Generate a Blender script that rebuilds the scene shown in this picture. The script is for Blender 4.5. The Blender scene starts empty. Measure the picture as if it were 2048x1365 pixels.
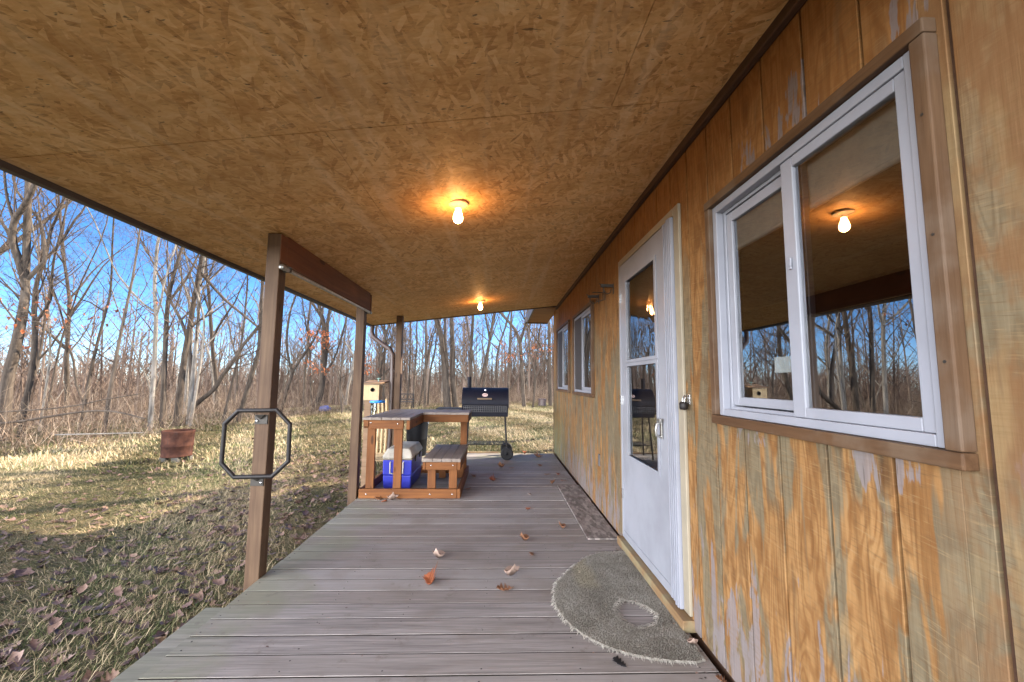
import bpy, bmesh, math, random
import numpy as np
from math import radians as R, pi, sin, cos
from mathutils import Vector, Matrix

# ------------------------------------------------------------------ camera, sky, sun, exposure
S = bpy.context.scene
C = S.collection
H = 1.22                                   # camera height above the deck
cd = bpy.data.cameras.new('camera'); cam = bpy.data.objects.new('camera', cd); C.objects.link(cam)
cd.sensor_width = 36; cd.lens = 826.4/2048*36; cd.clip_start = .02; cd.clip_end = 2000
FW = Vector((0.03055546, 0.99472279, 0.0979435)); RT = Vector((0.99944672, -0.03169383, 0.01008766)); UP = Vector((-0.01313863, -0.09758108, 0.99514085))
cam.matrix_world = Matrix(((RT.x, UP.x, -FW.x, 0), (RT.y, UP.y, -FW.y, 0), (RT.z, UP.z, -FW.z, H), (0, 0, 0, 1)))
S.camera = cam
SUN_AZ, SUN_EL = R(63), R(31)              # azimuth measured from +Y (away from camera) towards +X (right)
SKY_FILL = 7.4
w = bpy.data.worlds.new('World'); S.world = w; w.use_nodes = True
wt = w.node_tree; bg = wt.nodes['Background']; sky = wt.nodes.new('ShaderNodeTexSky')
sky.sky_type = 'NISHITA'; sky.sun_disc = False; sky.sun_elevation = SUN_EL; sky.sun_rotation = SUN_AZ
sky.air_density = .8; sky.dust_density = 0.0; sky.ozone_density = 3; sky.altitude = 3000
hs = wt.nodes.new('ShaderNodeHueSaturation'); hs.inputs['Saturation'].default_value = 1.2; hs.inputs['Value'].default_value = 1.0
wt.links.new(sky.outputs[0], hs.inputs['Color']); # added fill: unseen sky behind the camera brightened to light the porch
tc = wt.nodes.new('ShaderNodeTexCoord'); vd = wt.nodes.new('ShaderNodeVectorMath'); vd.operation = 'DOT_PRODUCT'; vd.inputs[1].default_value = (-.42, -.90, .10)
mr = wt.nodes.new('ShaderNodeMapRange'); mr.interpolation_type = 'SMOOTHSTEP'; mr.inputs[1].default_value = .12; mr.inputs[2].default_value = .75
h2 = wt.nodes.new('ShaderNodeHueSaturation'); h2.inputs['Saturation'].default_value = .22; h2.inputs['Value'].default_value = SKY_FILL; mxw = wt.nodes.new('ShaderNodeMix'); mxw.data_type = 'RGBA'
tnt = wt.nodes.new('ShaderNodeMix'); tnt.data_type = 'RGBA'; tnt.blend_type = 'MULTIPLY'; tnt.inputs[0].default_value = 1; tnt.inputs[7].default_value = (1, .965, .93, 1)
wt.links.new(tc.outputs['Generated'], vd.inputs[0]); wt.links.new(vd.outputs['Value'], mr.inputs[0]); wt.links.new(sky.outputs[0], h2.inputs['Color']); wt.links.new(h2.outputs[0], tnt.inputs[6])
wt.links.new(mr.outputs[0], mxw.inputs[0]); wt.links.new(hs.outputs[0], mxw.inputs[6]); wt.links.new(tnt.outputs[2], mxw.inputs[7]); wt.links.new(mxw.outputs[2], bg.inputs[0]); bg.inputs[1].default_value = 0.086
sl = bpy.data.lights.new('sun', 'SUN'); sun = bpy.data.objects.new('sun', sl); C.objects.link(sun)
sl.energy = 5.0; sl.angle = R(.5); sl.color = (1, .87, .70)
sd = Vector((sin(SUN_AZ)*cos(SUN_EL), cos(SUN_AZ)*cos(SUN_EL), sin(SUN_EL)))
sun.rotation_euler = sd.to_track_quat('Z', 'Y').to_euler(); sun.location = (20, 10, 20)
S.view_settings.view_transform = 'Standard'; S.view_settings.look = 'None'; S.view_settings.gamma = 1
S.view_settings.exposure = 2.22
S.render.engine = 'CYCLES'; S.cycles.max_bounces = 8; S.cycles.diffuse_bounces = 5; S.cycles.glossy_bounces = 4
S.cycles.transparent_max_bounces = 12; S.cycles.sample_clamp_indirect = 6; S.cycles.use_denoising = True
S.cycles.caustics_reflective = False; S.cycles.caustics_refractive = False

def at(x, y, Y):                           # a photograph pixel (2048 wide) carried out to depth Y
    r = (x-1024)/826.4*RT - (y-682.5)/826.4*UP + FW
    return Vector((0, 0, H)) + r*(Y/r.y)

# ------------------------------------------------------------------ object helpers
def tag(o, label=None, cat=None, group=None, kind=None):
    if label: o['label'] = label
    if cat: o['category'] = cat
    if group: o['group'] = group
    if kind: o['kind'] = kind
    return o
def thing(name, label, cat, loc=(0, 0, 0), group=None):
    o = bpy.data.objects.new(name, None); C.objects.link(o); o.location = loc; o.empty_display_size = .1
    return tag(o, label, cat, group)
class MB:
    """collects vertices and faces of one part"""
    def __init__(s): s.v = []; s.f = []; s.sm = []
    def add(s, vs, fs, smooth=False):
        n = len(s.v); s.v += [tuple(p) for p in vs]; s.f += [tuple(i+n for i in f) for f in fs]; s.sm += [smooth]*len(fs); return s
    def box(s, x0, x1, y0, y1, z0, z1):
        return s.add([(x0,y0,z0),(x1,y0,z0),(x1,y1,z0),(x0,y1,z0),(x0,y0,z1),(x1,y0,z1),(x1,y1,z1),(x0,y1,z1)],
                     [(0,3,2,1),(4,5,6,7),(0,1,5,4),(1,2,6,5),(2,3,7,6),(3,0,4,7)])
    def bar(s, a, b, wd, ht, up=(0, 0, 1)):
        a = Vector(a); b = Vector(b); d = (b-a).normalized(); u = Vector(up); sd_ = d.cross(u)
        if sd_.length < 1e-4: sd_ = d.cross(Vector((1, 0, 0)))
        sd_.normalize(); u = sd_.cross(d).normalized(); q = []
        for p in (a, b):
            for i, j in ((-1,-1),(1,-1),(1,1),(-1,1)): q.append(p+sd_*(i*wd/2)+u*(j*ht/2))
        return s.add(q, [(3,2,1,0),(4,5,6,7),(0,1,5,4),(1,2,6,5),(2,3,7,6),(3,0,4,7)])
    def tube(s, pts, r, n=8, cap=True, closed=False):
        pts = [Vector(p) for p in pts]; m = len(pts); rr = r if hasattr(r, '__len__') else [r]*m
        vs = []; t = (pts[1]-pts[0]).normalized(); nr = t.orthogonal().normalized()
        for i, p in enumerate(pts):
            if closed: t = (pts[(i+1) % m]-pts[i-1]).normalized()
            else:
                t = pts[min(i+1, m-1)]-pts[max(i-1, 0)]
                t = t.normalized() if t.length > 1e-9 else Vector((0, 0, 1))
            nr = nr - t*nr.dot(t)
            nr = nr.normalized() if nr.length > 1e-6 else t.orthogonal().normalized()
            bi = t.cross(nr)
            for k in range(n):
                a = 2*pi*k/n; vs.append(p+(nr*cos(a)+bi*sin(a))*rr[i])
        fs = []
        for i in range(m if closed else m-1):
            j = (i+1) % m
            for k in range(n):
                l = (k+1) % n; fs.append((i*n+k, i*n+l, j*n+l, j*n+k))
        s.add(vs, fs, True)
        if cap and not closed:
            s.add(vs[:n], [tuple(range(n-1, -1, -1))]); s.add(vs[-n:], [tuple(range(n))])
        return s
    def lathe(s, c, prof, n=24, axis='Z', smooth=True):
        vs = []; c = Vector(c)
        for r, h in prof:
            for k in range(n):
                a = 2*pi*k/n; u, v_ = r*cos(a), r*sin(a)
                vs.append(c+(Vector((u, v_, h)) if axis == 'Z' else Vector((h, u, v_)) if axis == 'X' else Vector((v_, h, u))))
        fs = [(i*n+k, i*n+(k+1) % n, (i+1)*n+(k+1) % n, (i+1)*n+k) for i in range(len(prof)-1) for k in range(n)]
        s.add(vs, fs, smooth)
        if prof[0][0] > 1e-5: s.add(vs[:n], [tuple(range(n-1, -1, -1))])
        if prof[-1][0] > 1e-5: s.add(vs[-n:], [tuple(range(n))])
        return s
    def build(s, name, m, parent=None, bevel=0, seg=2):
        me = bpy.data.meshes.new(name); me.from_pydata(s.v, [], s.f); me.update()
        me.polygons.foreach_set('use_smooth', s.sm); me.materials.append(m)
        o = bpy.data.objects.new(name, me); C.objects.link(o)
        if parent:
            o.parent = parent; o.matrix_parent_inverse = Matrix.Translation(-parent.location)
        if bevel:
            b = o.modifiers.new('bevel', 'BEVEL'); b.width = bevel; b.segments = seg; b.limit_method = 'ANGLE'; b.angle_limit = R(40)
        return o
def each(name, boxes, m, parent, bevel=0):
    for b in boxes: MB().box(*b).build(name, m, parent, bevel)
def np_mesh(name, v, f, m, parent=None, smooth=False):   # v (n,3), f (m,k) arrays
    me = bpy.data.meshes.new(name); v = np.asarray(v, np.float32); f = np.asarray(f, np.int32)
    me.vertices.add(len(v)); me.vertices.foreach_set('co', v.ravel())
    me.loops.add(f.size); me.loops.foreach_set('vertex_index', f.ravel())
    me.polygons.add(len(f)); me.polygons.foreach_set('loop_start', np.arange(0, f.size, f.shape[1], dtype=np.int32))
    me.polygons.foreach_set('loop_total', np.full(len(f), f.shape[1], np.int32))
    me.polygons.foreach_set('use_smooth', np.full(len(f), smooth)); me.update(calc_edges=True); me.validate(); me.materials.append(m)
    o = bpy.data.objects.new(name, me); C.objects.link(o)
    if parent: o.parent = parent
    return o

# ------------------------------------------------------------------ material helpers
class NT:
    def __init__(s, name):
        s.m = bpy.data.materials.new(name); s.m.use_nodes = True; s.t = s.m.node_tree
        s.b = s.t.nodes['Principled BSDF']; s.out = s.t.nodes['Material Output']
    def nd(s, typ, ins=None, **props):
        n = s.t.nodes.new('ShaderNode'+typ)
        for k, v in props.items(): setattr(n, k, v)
        for k, v in (ins or {}).items(): s.put(n.inputs[k], v)
        return n
    def put(s, sock, v):
        if isinstance(v, bpy.types.NodeSocket): s.t.links.new(v, sock)
        else:
            if sock.type == 'RGBA' and hasattr(v, '__len__') and len(v) == 3: v = (*v, 1)
            sock.default_value = v
    def obj(s): return s.nd('TexCoord').outputs['Object']
    def map(s, vec, sc=(1,1,1), rot=(0,0,0), loc=(0,0,0)):
        return s.nd('Mapping', {'Vector': vec, 'Scale': sc, 'Rotation': rot, 'Location': loc}).outputs[0]
    def noise(s, vec, scale=1, detail=3, rough=.55, dist=0, col=False):
        n = s.nd('TexNoise', {'Vector': vec, 'Scale': scale, 'Detail': detail, 'Roughness': rough, 'Distortion': dist})
        return n.outputs['Color' if col else 'Fac']
    def vor(s, vec, scale=1, feature='F1', out='Color', rnd=1):
        n = s.nd('TexVoronoi', {'Vector': vec, 'Scale': scale, 'Randomness': rnd}, feature=feature); return n.outputs[out]
    def ma(s, op, a, b=0, c=0, clamp=False):
        n = s.nd('Math', operation=op, use_clamp=clamp); s.put(n.inputs[0], a); s.put(n.inputs[1], b); s.put(n.inputs[2], c); return n.outputs[0]
    def sm(s, v, a, b, lo=0, hi=1):
        n = s.nd('MapRange', {0: v, 1: a, 2: b, 3: lo, 4: hi}, interpolation_type='SMOOTHSTEP'); return n.outputs[0]
    def mix(s, f, a, b, mode='MIX'):
        n = s.nd('Mix', data_type='RGBA', blend_type=mode); s.put(n.inputs[0], f); s.put(n.inputs[6], a); s.put(n.inputs[7], b); return n.outputs[2]
    def ramp(s, f, stops, interp='LINEAR'):
        n = s.nd('ValToRGB'); s.put(n.inputs[0], f); r = n.color_ramp; r.interpolation = interp
        while len(r.elements) < len(stops): r.elements.new(.5)
        for e, (p, c) in zip(r.elements, stops): e.position = p; e.color = (*c, 1)
        return n.outputs[0]
    def sep(s, vec): return s.nd('SeparateXYZ', {0: vec}).outputs
    def comb(s, x, y, z): return s.nd('CombineXYZ', {0: x, 1: y, 2: z}).outputs[0]
    def island(s): return s.nd('NewGeometry').outputs['Random Per Island']
    def rnd(s): return s.nd('ObjectInfo').outputs['Random']
    def bump(s, h, st=.3, d=.01): s.put(s.b.inputs['Normal'], s.nd('Bump', {'Height': h, 'Strength': st, 'Distance': d}).outputs[0])
    def fin(s, col, rough=.7, spec=.3, metal=0):
        s.put(s.b.inputs['Base Color'], col); s.put(s.b.inputs['Roughness'], rough)
        s.put(s.b.inputs['Specular IOR Level'], spec); s.put(s.b.inputs['Metallic'], metal); return s.m

def wood(name, axis, dark, light, scale=1, knots=True, rough=.65, grey=None):
    t = NT(name); p = t.obj()
    sc = [22*scale]*3; sc[axis] = 1.3*scale
    rn = t.ma('MULTIPLY', t.island(), 17.3); off = t.comb(rn, rn, rn)
    q = t.nd('VectorMath', {0: p, 1: off}, operation='ADD').outputs[0]
    g = t.noise(t.map(q, sc), 1, 4, .6, .8)
    sc2 = [110*scale]*3; sc2[axis] = 5*scale
    f = t.noise(t.map(q, sc2), 1, 3, .6)
    blot = t.noise(q, 3, 3, .6)
    c = t.ramp(t.ma('ADD', t.ma('MULTIPLY', g, .75), t.ma('MULTIPLY', f, .3)), [(.32, dark), (.72, light)])
    c = t.mix(t.sm(blot, .35, .75, 0, .5), c, dark)
    if knots:
        sk = [9*scale]*3; sk[axis] = 2.6*scale
        k = t.vor(t.map(q, sk), 1, out='Distance'); c = t.mix(t.sm(k, .10, .16, .75, 0), c, tuple(x*.25 for x in dark))
    if grey:
        c = t.mix(t.sm(t.noise(q, 6, 4), .45, .65, 0, .8), c, grey)
    c = t.mix(t.ma('MULTIPLY', t.island(), .25), c, tuple(x*.55 for x in dark))
    t.bump(t.ma('ADD', g, f), .25, .004)
    return t.fin(c, rough, .25)
def plain(name, col, rough=.5, spec=.4, metal=0, var=.15, sc=12, bump=0):
    t = NT(name); p = t.obj(); n = t.noise(p, sc, 4, .6)
    c = t.mix(t.sm(n, .3, .75), col, tuple(x*(1-var) for x in col))
    if bump: t.bump(t.noise(p, sc*8, 3), bump, .003)
    return t.fin(c, t.ma('ADD', t.ma('MULTIPLY', n, .2), rough-.1), spec, metal)

M = {}
# --- oriented strand board
def osb():
    t = NT('strand_board'); p = t.obj(); big = t.noise(p, 1.1, 3)
    wob = t.noise(p, 5, 2, .5, 0, True)
    pw = t.nd('VectorMath', {0: p, 1: t.nd('VectorMath', {0: wob, 3: .035}, operation='SCALE').outputs[0]}, operation='ADD').outputs[0]
    cols = []
    for rot, sx, sy in ((.25, 8, 44), (-.55, 11, 54), (1.05, 10, 48), (-1.3, 14, 62)):
        v = t.nd('TexVoronoi', {'Vector': t.map(t.map(pw, rot=(0, 0, rot)), sc=(sx, sy, 1)), 'Scale': 1})
        cols.append((t.sep(v.outputs['Color'])[0], t.sep(v.outputs['Color'])[1]))
    a = cols[0][0]
    for i, thr in ((1, .5), (2, .62), (3, .7)):
        a = t.nd('Mix', {0: t.ma('GREATER_THAN', cols[i][1], thr), 2: a, 3: cols[i][0]}, data_type='FLOAT').outputs[0]
    fine = t.noise(t.map(pw, sc=(30, 90, 1), rot=(0, 0, .3)), 1, 4, .65)
    a = t.ma('ADD', t.ma('MULTIPLY', a, .42), t.ma('MULTIPLY', fine, .62))
    c = t.ramp(a, [(.22, (.36, .175, .058)), (.40, (.64, .355, .13)), (.60, (.77, .475, .20)), (.85, (.86, .61, .31))])
    c = t.mix(t.sm(big, .4, .7, 0, .3), c, (.46, .27, .115))
    bl = t.noise(t.map(pw, sc=(1.2, 3.2, 1)), 2.2, 5, .7); c = t.mix(t.sm(bl, .48, .66, 0, .55), c, (.50, .265, .09)); c = t.mix(t.sm(bl, .5, .3, 0, .3), c, (.80, .60, .33)); st_ = t.noise(t.map(pw, sc=(11, .5, 1)), 1, 3, .6); c = t.mix(t.sm(st_, .5, .72, 0, .35), c, (.82, .64, .40))
    dk = t.noise(t.map(pw, sc=(26, 60, 1), rot=(0, 0, -.4)), 1, 2)
    c = t.mix(t.sm(dk, .68, .74, 0, .7), c, (.07, .04, .02))
    t.bump(a, .35, .004)
    return t.fin(c, .6, .3)
M['osb'] = osb()
# --- weathered grooved plywood siding on the cabin
def siding(dark=False):
    t = NT('weathered_siding'); p = t.obj(); x, y, z = t.sep(p)
    pid = t.ma('FLOOR', t.ma('DIVIDE', t.ma('SUBTRACT', y, .806), .2087))
    hsh = t.nd('TexWhiteNoise', {'W': pid}, noise_dimensions='1D').outputs['Value']
    o = t.ma('MULTIPLY', hsh, 31.7)
    V = lambda a, b: t.comb(t.ma('ADD', t.ma('MULTIPLY', y, a), o), t.ma('MULTIPLY', z, b), o)
    f1 = t.noise(V(7.5, 1.25), 1, 2, .5, .5)                 # cathedral figure
    ring = t.ma('ABSOLUTE', t.ma('SUBTRACT', t.ma('FRACT', t.ma('MULTIPLY', f1, 15)), .5))
    ringm = t.sm(ring, .30, .05)
    fine = t.noise(V(90, 2.2), 1, 3, .6); saw = t.noise(V(9, 150), 1, 3, .6); mott = t.noise(V(22, 6), 1, 3, .6)
    orange = t.mix(fine, (.225, .11, .036), (.35, .20, .083))
    orange = t.mix(t.sm(mott, .4, .7, 0, .6), orange, (.13, .052, .014))
    tan = t.mix(fine, (.125, .098, .058), (.20, .16, .10))
    zh = t.sm(z, 2.35, 1.35)                                # sheltered top keeps its stain; bulb warmth is painted in too
    near = t.sm(y, .98, .78)
    f2 = t.ma('ADD', t.noise(V(8, 1.5), 1, 3, .55, .8), t.ma('MULTIPLY', t.ma('SUBTRACT', t.noise(V(60, 3), 1, 3, .6), .5), .12))
    worn = t.sm(t.ma('ADD', f2, t.ma('ADD', t.ma('MULTIPLY', zh, .16), t.ma('MULTIPLY', near, .22))), .62, .69)
    worn = t.ma('MULTIPLY', worn, t.ma('ADD', .55, t.ma('MULTIPLY', zh, .45)))
    c = t.mix(worn, orange, tan)
    c = t.mix(t.ma('MULTIPLY', ringm, .5), c, t.mix(worn, (.13, .05, .012), (.10, .08, .05)))
    grain = t.noise(V(48, 1.1), 1, 4, .7, .6); c = t.mix(t.sm(grain, .5, .68, 0, .42), c, (.085, .042, .016))
    blotch = t.noise(V(5, 2.8), 1, 5, .7, .5); c = t.mix(t.sm(blotch, .52, .70, 0, .55), c, (.10, .052, .02)); c = t.mix(t.sm(blotch, .42, .28, 0, .45), c, (.36, .22, .095))
    kn = t.vor(V(5.2, 2.1), 1, out='Distance'); c = t.mix(t.sm(kn, .05, .17, .8, 0), c, (.06, .028, .012)); c = t.mix(t.ma('MULTIPLY', t.sm(t.ma('ABSOLUTE', t.ma('SUBTRACT', t.ma('FRACT', t.ma('MULTIPLY', kn, 11)), .5)), .3, .05), t.sm(kn, .42, .2, 0, .4)), c, (.11, .05, .018))
    scr = t.noise(t.comb(t.ma('ADD', t.ma('MULTIPLY', y, 11), t.ma('MULTIPLY', z, 26)), t.ma('SUBTRACT', t.ma('MULTIPLY', z, 210), t.ma('MULTIPLY', y, 26)), o), 1, 2, .6); c = t.mix(t.sm(scr, .58, .72, 0, .4), c, (.30, .21, .11)); c = t.mix(t.sm(scr, .42, .3, 0, .4), c, (.09, .055, .028))
    red = t.sm(z, 1.5, 2.4, 0, .4)
    c = t.mix(red, c, t.mix(fine, (.22, .078, .015), (.37, .15, .036)))
    bare = t.noise(V(15, 2.6), 1, 4, .65, .4)
    low = t.sm(z, 1.0, .05, 0, .27)
    sillb = t.ma('MULTIPLY', t.sm(z, .86, 1.03), t.sm(z, 1.30, 1.06)); headb = t.ma('MULTIPLY', t.sm(z, 2.0, 2.1), t.sm(z, 2.42, 2.2))
    low = t.ma('ADD', low, t.ma('MULTIPLY', t.ma('MULTIPLY', t.ma('ADD', sillb, headb), t.sm(y, 1.95, 1.5)), .20))
    bm = t.sm(t.ma('ADD', bare, low), .745, .775)
    c = t.mix(t.ma('MULTIPLY', bm, .85), c, t.mix(fine, (.14, .12, .12), (.24, .21, .21)))
    crack = t.noise(V(120, 7), 1, 2); c = t.mix(t.ma('MULTIPLY', bm, t.sm(crack, .6, .68, 0, .7)), c, (.10, .08, .07))
    gr = t.ma('MULTIPLY', t.sm(y, 5.4, 7.2), t.sm(t.ma('ADD', z, t.ma('MULTIPLY', mott, .9)), 1.7, .3))
    c = t.mix(t.ma('MULTIPLY', gr, .6), c, (.20, .22, .09))
    c = t.mix(t.ma('MULTIPLY', near, t.sm(t.noise(V(9, 5), 1, 4, .6), .42, .58, 0, .75)), c, (.17, .082, .033)); c = t.mix(t.ma('MULTIPLY', near, t.sm(t.noise(V(7, 2.2), 1, 4, .6), .52, .66, 0, .7)), c, (.245, .165, .08))
    c = t.mix(t.ma('MULTIPLY', t.sm(saw, .42, .68, 0, .34), t.sm(t.noise(V(4, 3), 1, 3), .35, .65)), c, (.14, .08, .03))
    drip = t.noise(V(26, 1.1), 1, 3, .6, .5); c = t.mix(t.sm(drip, .66, .76, 0, .55), c, (.12, .075, .04))
    t.bump(t.ma('ADD', t.ma('MULTIPLY', saw, .3), t.ma('ADD', fine, t.ma('MULTIPLY', f1, .3))), .3, .004)
    return t.fin(c, .72, .2)
M['siding'] = siding()
# --- weathered deck boards
def deckmat():
    t = NT('weathered_decking'); p = t.obj(); x, y, z = t.sep(p)
    rn = t.ma('MULTIPLY', t.island(), 41); V = lambda a, b: t.comb(t.ma('ADD', t.ma('MULTIPLY', x, a), rn), t.ma('MULTIPLY', y, b), rn)
    g = t.noise(V(1.6, 40), 1, 4, .6, .6); f = t.noise(V(5, 160), 1, 3, .6); b = t.noise(p, 2.2, 4, .6)
    c = t.ramp(t.ma('ADD', t.ma('MULTIPLY', g, .6), t.ma('MULTIPLY', f, .4)), [(.30, (.10, .09, .087)), (.5, (.245, .222, .213)), (.72, (.41, .375, .362))])
    c = t.mix(t.ma('MULTIPLY', t.island(), .5), c, (.20, .165, .14)); c = t.mix(t.sm(t.ma('FRACT', t.ma('MULTIPLY', t.island(), 7.7)), .6, 1, 0, .4), c, (.36, .34, .33))
    al = t.noise(t.comb(t.ma('MULTIPLY', x, 1.5), t.ma('MULTIPLY', y, 2.5), 0), 1, 4, .6, .5)
    edge = t.ma('MAXIMUM', t.sm(x, -.75, -1.4), t.sm(y, 5.6, 7.0, 0, .85))
    c = t.mix(t.ma('MULTIPLY', t.sm(t.ma('ADD', al, t.ma('MULTIPLY', edge, .36)), .62, .92), .42), c, (.17, .19, .095))
    c = t.mix(t.sm(b, .48, .68, 0, .45), c, (.17, .14, .115))
    dirt = t.noise(t.comb(t.ma('MULTIPLY', x, 9), t.ma('MULTIPLY', y, 9), rn), 1, 5, .7); c = t.mix(t.sm(dirt, .58, .72, 0, .55), c, (.13, .105, .085))
    sp = t.vor(p, 13, out='Distance'); c = t.mix(t.sm(sp, .03, .05, .5, 0), c, (.06, .045, .04))
    t.bump(t.ma('ADD', g, f), .3, .004)
    return t.fin(c, t.ma('ADD', .5, t.ma('MULTIPLY', g, .25)), .3)
M['deck'] = deckmat()
M['post'] = wood('treated_post', 2, (.055, .029, .017), (.15, .094, .054), .8)
M['post_red'] = wood('stained_beam', 1, (.085, .030, .014), (.20, .076, .034), .8)
M['st_x'] = wood('stained_lumber_across', 0, (.105, .036, .010), (.25, .095, .025))
M['st_y'] = wood('stained_lumber_along', 1, (.105, .036, .010), (.25, .095, .025))
M['st_z'] = wood('stained_lumber_upright', 2, (.10, .034, .010), (.235, .088, .023))
M['top_y'] = wood('weathered_top_boards', 1, (.16, .125, .10), (.31, .26, .225), 1, False, .5)
M['trim_y'] = wood('brown_trim_along', 1, (.065, .032, .015), (.15, .082, .04), 1, False, .6, (.14, .095, .062))
M['trim_z'] = wood('brown_trim_upright', 2, (.07, .036, .018), (.15, .088, .048), 1, False, .6, (.14, .098, .068))
M['dtrim'] = wood('dark_brown_trim', 1, (.05, .026, .016), (.11, .058, .035), 1, False)
M['sill'] = wood('sill_timber', 1, (.17, .10, .05), (.34, .22, .11), 1, False, .6, (.25, .22, .13))
M['cream'] = plain('cream_paint', (.33, .285, .21), .45, .4, 0, .25, 3)
M['white'] = plain('white_vinyl', (.29, .30, .345), .35, .45, 0, .14, 4)
M['doorw'] = plain('white_door_paint', (.30, .31, .35), .35, .45, 0, .24, 2.5)
M['fascia'] = plain('dark_fascia_metal', (.06, .048, .045), .45, .4)
M['gutter'] = plain('brown_gutter_metal', (.075, .05, .042), .4, .4)
M['blacksteel'] = plain('black_steel', (.016, .013, .013), .5, .3, 0, .4, 20, .1)
M['grill'] = plain('black_grill_paint', (.007, .008, .018), .55, .22, 0, .3, 9)
M['darkmetal'] = plain('dark_bracket_metal', (.05, .045, .04), .5, .4, .5)
M['galv'] = plain('galvanised_pipe', (.40, .39, .37), .35, .5, .85, .3, 30)
M['chrome'] = plain('bright_metal', (.6, .6, .6), .25, .5, .9)
M['rubber'] = plain('black_rubber', (.02, .02, .022), .7, .3)
M['blackplastic'] = plain('dark_grey_plastic', (.006, .007, .010), .6, .2)
M['coolblue'] = plain('blue_plastic', (.035, .045, .42), .35, .45, 0, .12, 4)
M['coolwhite'] = plain('dirty_white_plastic', (.60, .55, .47), .5, .35, 0, .4, 5)
M['lidblue'] = plain('light_blue_plastic', (.03, .25, .75), .35, .45, 0, .1)
M['orange'] = plain('orange_plastic', (.85, .10, .03), .5, .35, 0, .2)
M['pinewood'] = wood('pale_pine', 2, (.40, .28, .15), (.60, .45, .26), 1)
M['redroof'] = wood('brown_roof_board', 0, (.15, .09, .05), (.28, .18, .11), 1, False)
M['porcelain'] = plain('cream_porcelain', (.75, .66, .52), .3, .5, 0, .05)
M['plate'] = plain('grey_cover_plate', (.14, .14, .145), .45, .4, .3)
M['inner'] = plain('dark_interior', (.10, .065, .045), .7, .3, 0, .3, 3)
M['blind'] = plain('cream_blind_fabric', (.85, .82, .70), .7, .2, 0, .12, 30)
M['shingle'] = plain('dark_shingle', (.06, .055, .05), .85, .2, 0, .4, 30, .3)
M['screen'] = plain('dark_insect_screen', (.055, .048, .045), .6, .3, 0, .2, 200)
M['stone'] = plain('grey_block', (.09, .085, .075), .85, .2, 0, .3, 10, .4)
M['logo'] = plain('pink_white_badge', (.75, .55, .52), .35, .45, 0, .05)
M['handlew'] = wood('worn_wood_handle', 0, (.16, .11, .07), (.30, .22, .15), 2, False)
def soffit():
    t = NT('brown_soffit_board'); p = t.obj(); n = t.noise(t.map(p, sc=(2, 14, 2)), 1, 4, .6)
    return t.fin(t.ramp(n, [(.3, (.20, .085, .03)), (.7, (.36, .17, .065))]), .6, .3)
M['soffit'] = soffit()
def rust():
    t = NT('rusty_steel'); p = t.obj(); a = t.noise(p, 7, 5, .65); b = t.noise(t.map(p, sc=(3, 3, 1)), 3, 4, .6, .6)
    c = t.ramp(a, [(.3, (.024, .012, .010)), (.5, (.048, .021, .015)), (.72, (.085, .037, .024))])
    c = t.mix(t.sm(b, .58, .7, 0, .7), c, (.05, .03, .026)); t.bump(a, .4, .01)
    return t.fin(c, .9, .08)
M['rust'] = rust()
def osbgrey():
    t = NT('greyed_strand_board'); p = t.obj()
    v = t.vor(t.map(p, sc=(40, 14, 1), rot=(0, 0, .5)), 1); v2 = t.vor(t.map(p, sc=(30, 12, 1), rot=(0, 0, -.7)), 1)
    a = t.ma('ADD', t.ma('MULTIPLY', t.sep(v)[0], .5), t.ma('MULTIPLY', t.sep(v2)[1], .5))
    c = t.ramp(a, [(.2, (.12, .103, .095)), (.5, (.21, .183, .17)), (.85, (.31, .27, .25))])
    c = t.mix(t.sm(t.noise(p, 5, 4), .5, .7, 0, .6), c, (.12, .085, .075)); t.bump(a, .4, .003)
    return t.fin(c, .75, .2)
M['osbgrey'] = osbgrey()
def rug():
    t = NT('worn_carpet'); p = t.obj(); a = t.noise(p, 260, 3, .7); b = t.noise(p, 6, 4, .6); d = t.noise(t.map(p, sc=(90, 600, 1)), 1, 2)
    c = t.ramp(t.ma('ADD', t.ma('MULTIPLY', a, .5), t.ma('MULTIPLY', b, .5)), [(.32, (.14, .125, .105)), (.5, (.265, .245, .21)), (.70, (.38, .355, .315))])
    x, y, z = t.sep(p); st = t.sm(t.ma('ABSOLUTE', t.ma('ADD', t.ma('SUBTRACT', x, .60), t.ma('MULTIPLY', b, .1))), .03, .09, .55, 0)
    st = t.ma('MULTIPLY', st, t.sm(y, 2.5, 2.62)); c = t.mix(st, c, (.33, .29, .20))
    t.bump(t.ma('ADD', a, d), .8, .008); return t.fin(c, .95, .05)
M['rug'] = rug()
M['fringe'] = plain('frayed_backing_thread', (.42, .39, .34), .9, .1, 0, .3, 40)
def glass(name, ior, wave=0, tint=(.97, .97, .97)):
    t = NT(name); t.t.nodes.remove(t.b)
    g = t.nd('BsdfGlossy', {'Color': (.95, .97, 1), 'Roughness': .0}); tr = t.nd('BsdfTransparent', {'Color': tint})
    f = t.nd('Fresnel', {'IOR': ior})
    if wave:
        p = t.obj(); n = t.noise(t.map(p, sc=(1, 5, 3.2)), 1, 2, .5, .9)
        b = t.nd('Bump', {'Height': n, 'Strength': 1, 'Distance': wave}).outputs[0]; t.put(g.inputs['Normal'], b)
    mx = t.nd('MixShader', {0: f.outputs[0], 1: tr.outputs[0], 2: g.outputs[0]}); t.put(t.out.inputs['Surface'], mx.outputs[0])
    return t.m
M['glass'] = glass('window_glass', 3.3)
M['glasswave'] = glass('wavy_door_glass', 2.5, .0028)
M['glassclear'] = glass('clear_plastic', 1.45, 0, (.85, .88, .88))
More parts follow.
